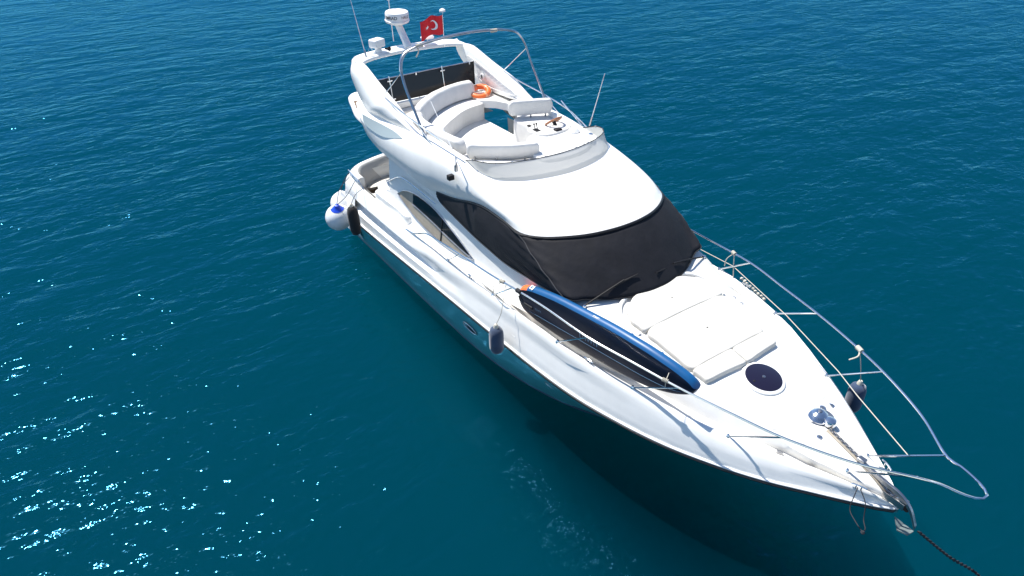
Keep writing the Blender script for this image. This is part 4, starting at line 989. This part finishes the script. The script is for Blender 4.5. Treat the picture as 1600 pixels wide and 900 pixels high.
# ------------------------------------------------------------------ flag
fs = V(.80, .80, 4.9)
fg = thing('flag', 'red flag with white crescent and star flying from a short staff on the radar arch', 'flag', tuple(fs))
make('flagstaff', MB().tube([fs, fs+V(0, 0, .82)], .012, 8), M_STEEL, fg)
make('staff_lamp', MB().lathe([(.02, 0), (.07, .01), (.07, .05), (.03, .08)], fs+V(0, 0, .80), (0, 0, 1), 20), M_WHITE, fg)
FW, FH = .60, .44
def fp(u, v, off=0):
    def base(u, v):
        d = V(-.35, -.85, 0).normalized(); s = V(.85, -.35, 0).normalized()
        x = u*FW; return fs+V(0, 0, .74-FH*(1-v))+d*x*.92+s*(.05*math.sin(u*8+v*1.2)*u**.6+.03*math.sin(u*15-v*2.)*u)+V(0, 0, -.22*u*u*FW-.02*math.sin(u*9))
    p = base(u, v); e = 1e-3; n = (base(u+e, v)-p).cross(base(u, v+e)-p).normalized(); return p+n*off
cl = make('flag_cloth', MB().grid([[fp(i/30, j/12) for j in range(13)] for i in range(31)]), M_RED, fg, angle=180, solid=.0)
for side in (1, -1):
    n = 40; ua, ra_, ub, rb = .42, .25, .475, .20; asp = FH/FW
    pts = [(ua*1.0+ra_*asp*math.cos(a), .5+ra_*math.sin(a)) for a in [R(40+280*i/n) for i in range(n+1)]]
    inn = [(ub+rb*asp*math.cos(a), .5+rb*math.sin(a)) for a in [R(48+264*i/n) for i in range(n+1)]]
    # strip between the outer and inner arc
    rows = [[fp(*pts[i], .004*side), fp(*inn[i], .004*side)] for i in range(n+1)]
    make('crescent', MB().grid(rows), M_WINK, cl)
    star = []
    for k in range(10):
        r_ = .115 if k % 2 == 0 else .046; a = math.pi+2*math.pi*k/10; star.append(fp(.70+r_*asp*math.cos(a), .5+r_*math.sin(a), .004*side))
    c_ = fp(.70, .5, .004*side); mb = MB()
    for k in range(10): mb.poly([c_, star[k], star[(k+1) % 10]])
    make('star', mb, M_WINK, cl, smooth=False)

# ------------------------------------------------------------------ ropes
rp = make('anchor_rode', MB(), None) if False else None
c0, c1 = V(14.40, -.09, 1.70), U(1532, 902, z=.55); c2 = c1+(c1-c0)*.55; c2.z = -.6
o = chain([c0, c0.lerp(c1, .5)+V(0, 0, -.04), c1, c2], .009, .042, 'anchor_chain', M_DROPE)
tag(o, 'dark anchor chain running down from the bow roller into the water', 'anchor chain')
a = V(13.62, -.36, GZ(13.62)+.05); kn = U(1348, 832, y=-.72)
o = MB(); o.spline_tube([a, V(13.66, -.48, 1.93), V(13.70, -.56, 1.75), kn.lerp(V(13.70, -.56, 1.75), .4)+V(-.03, 0, 0), kn], .007, 6)
o.spline_tube([a+V(.04, 0, 0), V(13.80, -.42, 1.88), V(13.88, -.48, 1.66), kn.lerp(V(13.88, -.48, 1.66), .4)+V(.03, 0, 0), kn], .007, 6)
o.lathe([(.015, -.025), (.03, 0), (.015, .025)], kn, (0, 0, 1), 10)
o = make('mooring_line', o, M_DROPE); tag(o, 'thin dark line looped over the starboard bow cleat and hanging over the side', 'rope')
def lashing(name, label, c, tails, mt, r=.009, n=5, t=V(.9, .3, 0)):
    mb = MB(); t = t.normalized()
    for k in range(n):
        q = c+t*(.02*(k-n/2)); a = t.orthogonal().normalized(); b = t.cross(a)
        mb.tube([q+(a*math.cos(2*math.pi*j/10)+b*math.sin(2*math.pi*j/10))*.027 for j in range(12)], r, 6, caps=False)
    for tl in tails: mb.spline_tube([c]+[Vector(p) for p in tl], r*.8, 6)
    o = make(name, mb, mt); tag(o, label, 'rope'); return o
q = rail_at(8.0); lashing('lashing', 'black strap knotted round the starboard rail at the paddle board tail', q, [[q+V(.05, 0, -.08), q+V(.10, .02, -.16), q+V(.02, .02, -.2), q+V(0, 0, -.1)]], M_DROPE, .014, 6, V(.9, 0, .1))
q = rail_at(7.55); lashing('lashing', 'pale cord coiled round the starboard rail above the navy fender', q, [[q+V(-.1, -.05, -.1), q+V(-.28, -.02, -.25), q+V(-.35, .03, -.42)]], M_ROPE)
q = rail_at(11.15); lashing('lashing', 'pale cord tying the paddle board nose to the starboard rail', q, [[q+V(-.08, .15, .10), q+V(-.2, .22, .2), q+V(-.3, .25, .15)], [q+V(.02, -.02, -.1)]], M_ROPE, .007)
q = mir(rail_at(12.3)); lashing('lashing', 'thick pale rope knot on the port rail above the bow fender', q, [[q+V(.05, -.1, -.05), q+V(-.02, -.2, -.12)]], M_ROPE, .014, 6, V(.9, -.4, 0))
q = mir(rail_at(9.35)); lashing('lashing', 'small pale rope knot on the port rail abreast the windscreen', q, [[q+V(-.1, -.05, -.15), q+V(-.1, -.08, -.3)], [q+V(.05, 0, -.3), q+V(.1, 0, -.6)]], M_ROPE, .011, 5, V(.9, -.3, 0))
# rope hank hanging outside the port gunwale
mb = MB(); c = V(9.45, 2.16, 2.2)
for k in range(9): 
    q = c+V(.07*k, .01*math.sin(k*2.), -.02*k); mb.lathe([(.015, -.03), (.04, 0), (.015, .03)], q, (.6, random.uniform(-.4, .4), random.uniform(-.6, .6)), 8)
o = make('rope_hank', mb, M_ROPE); tag(o, 'bundled pale rope hank hanging on the port gunwale edge', 'rope')
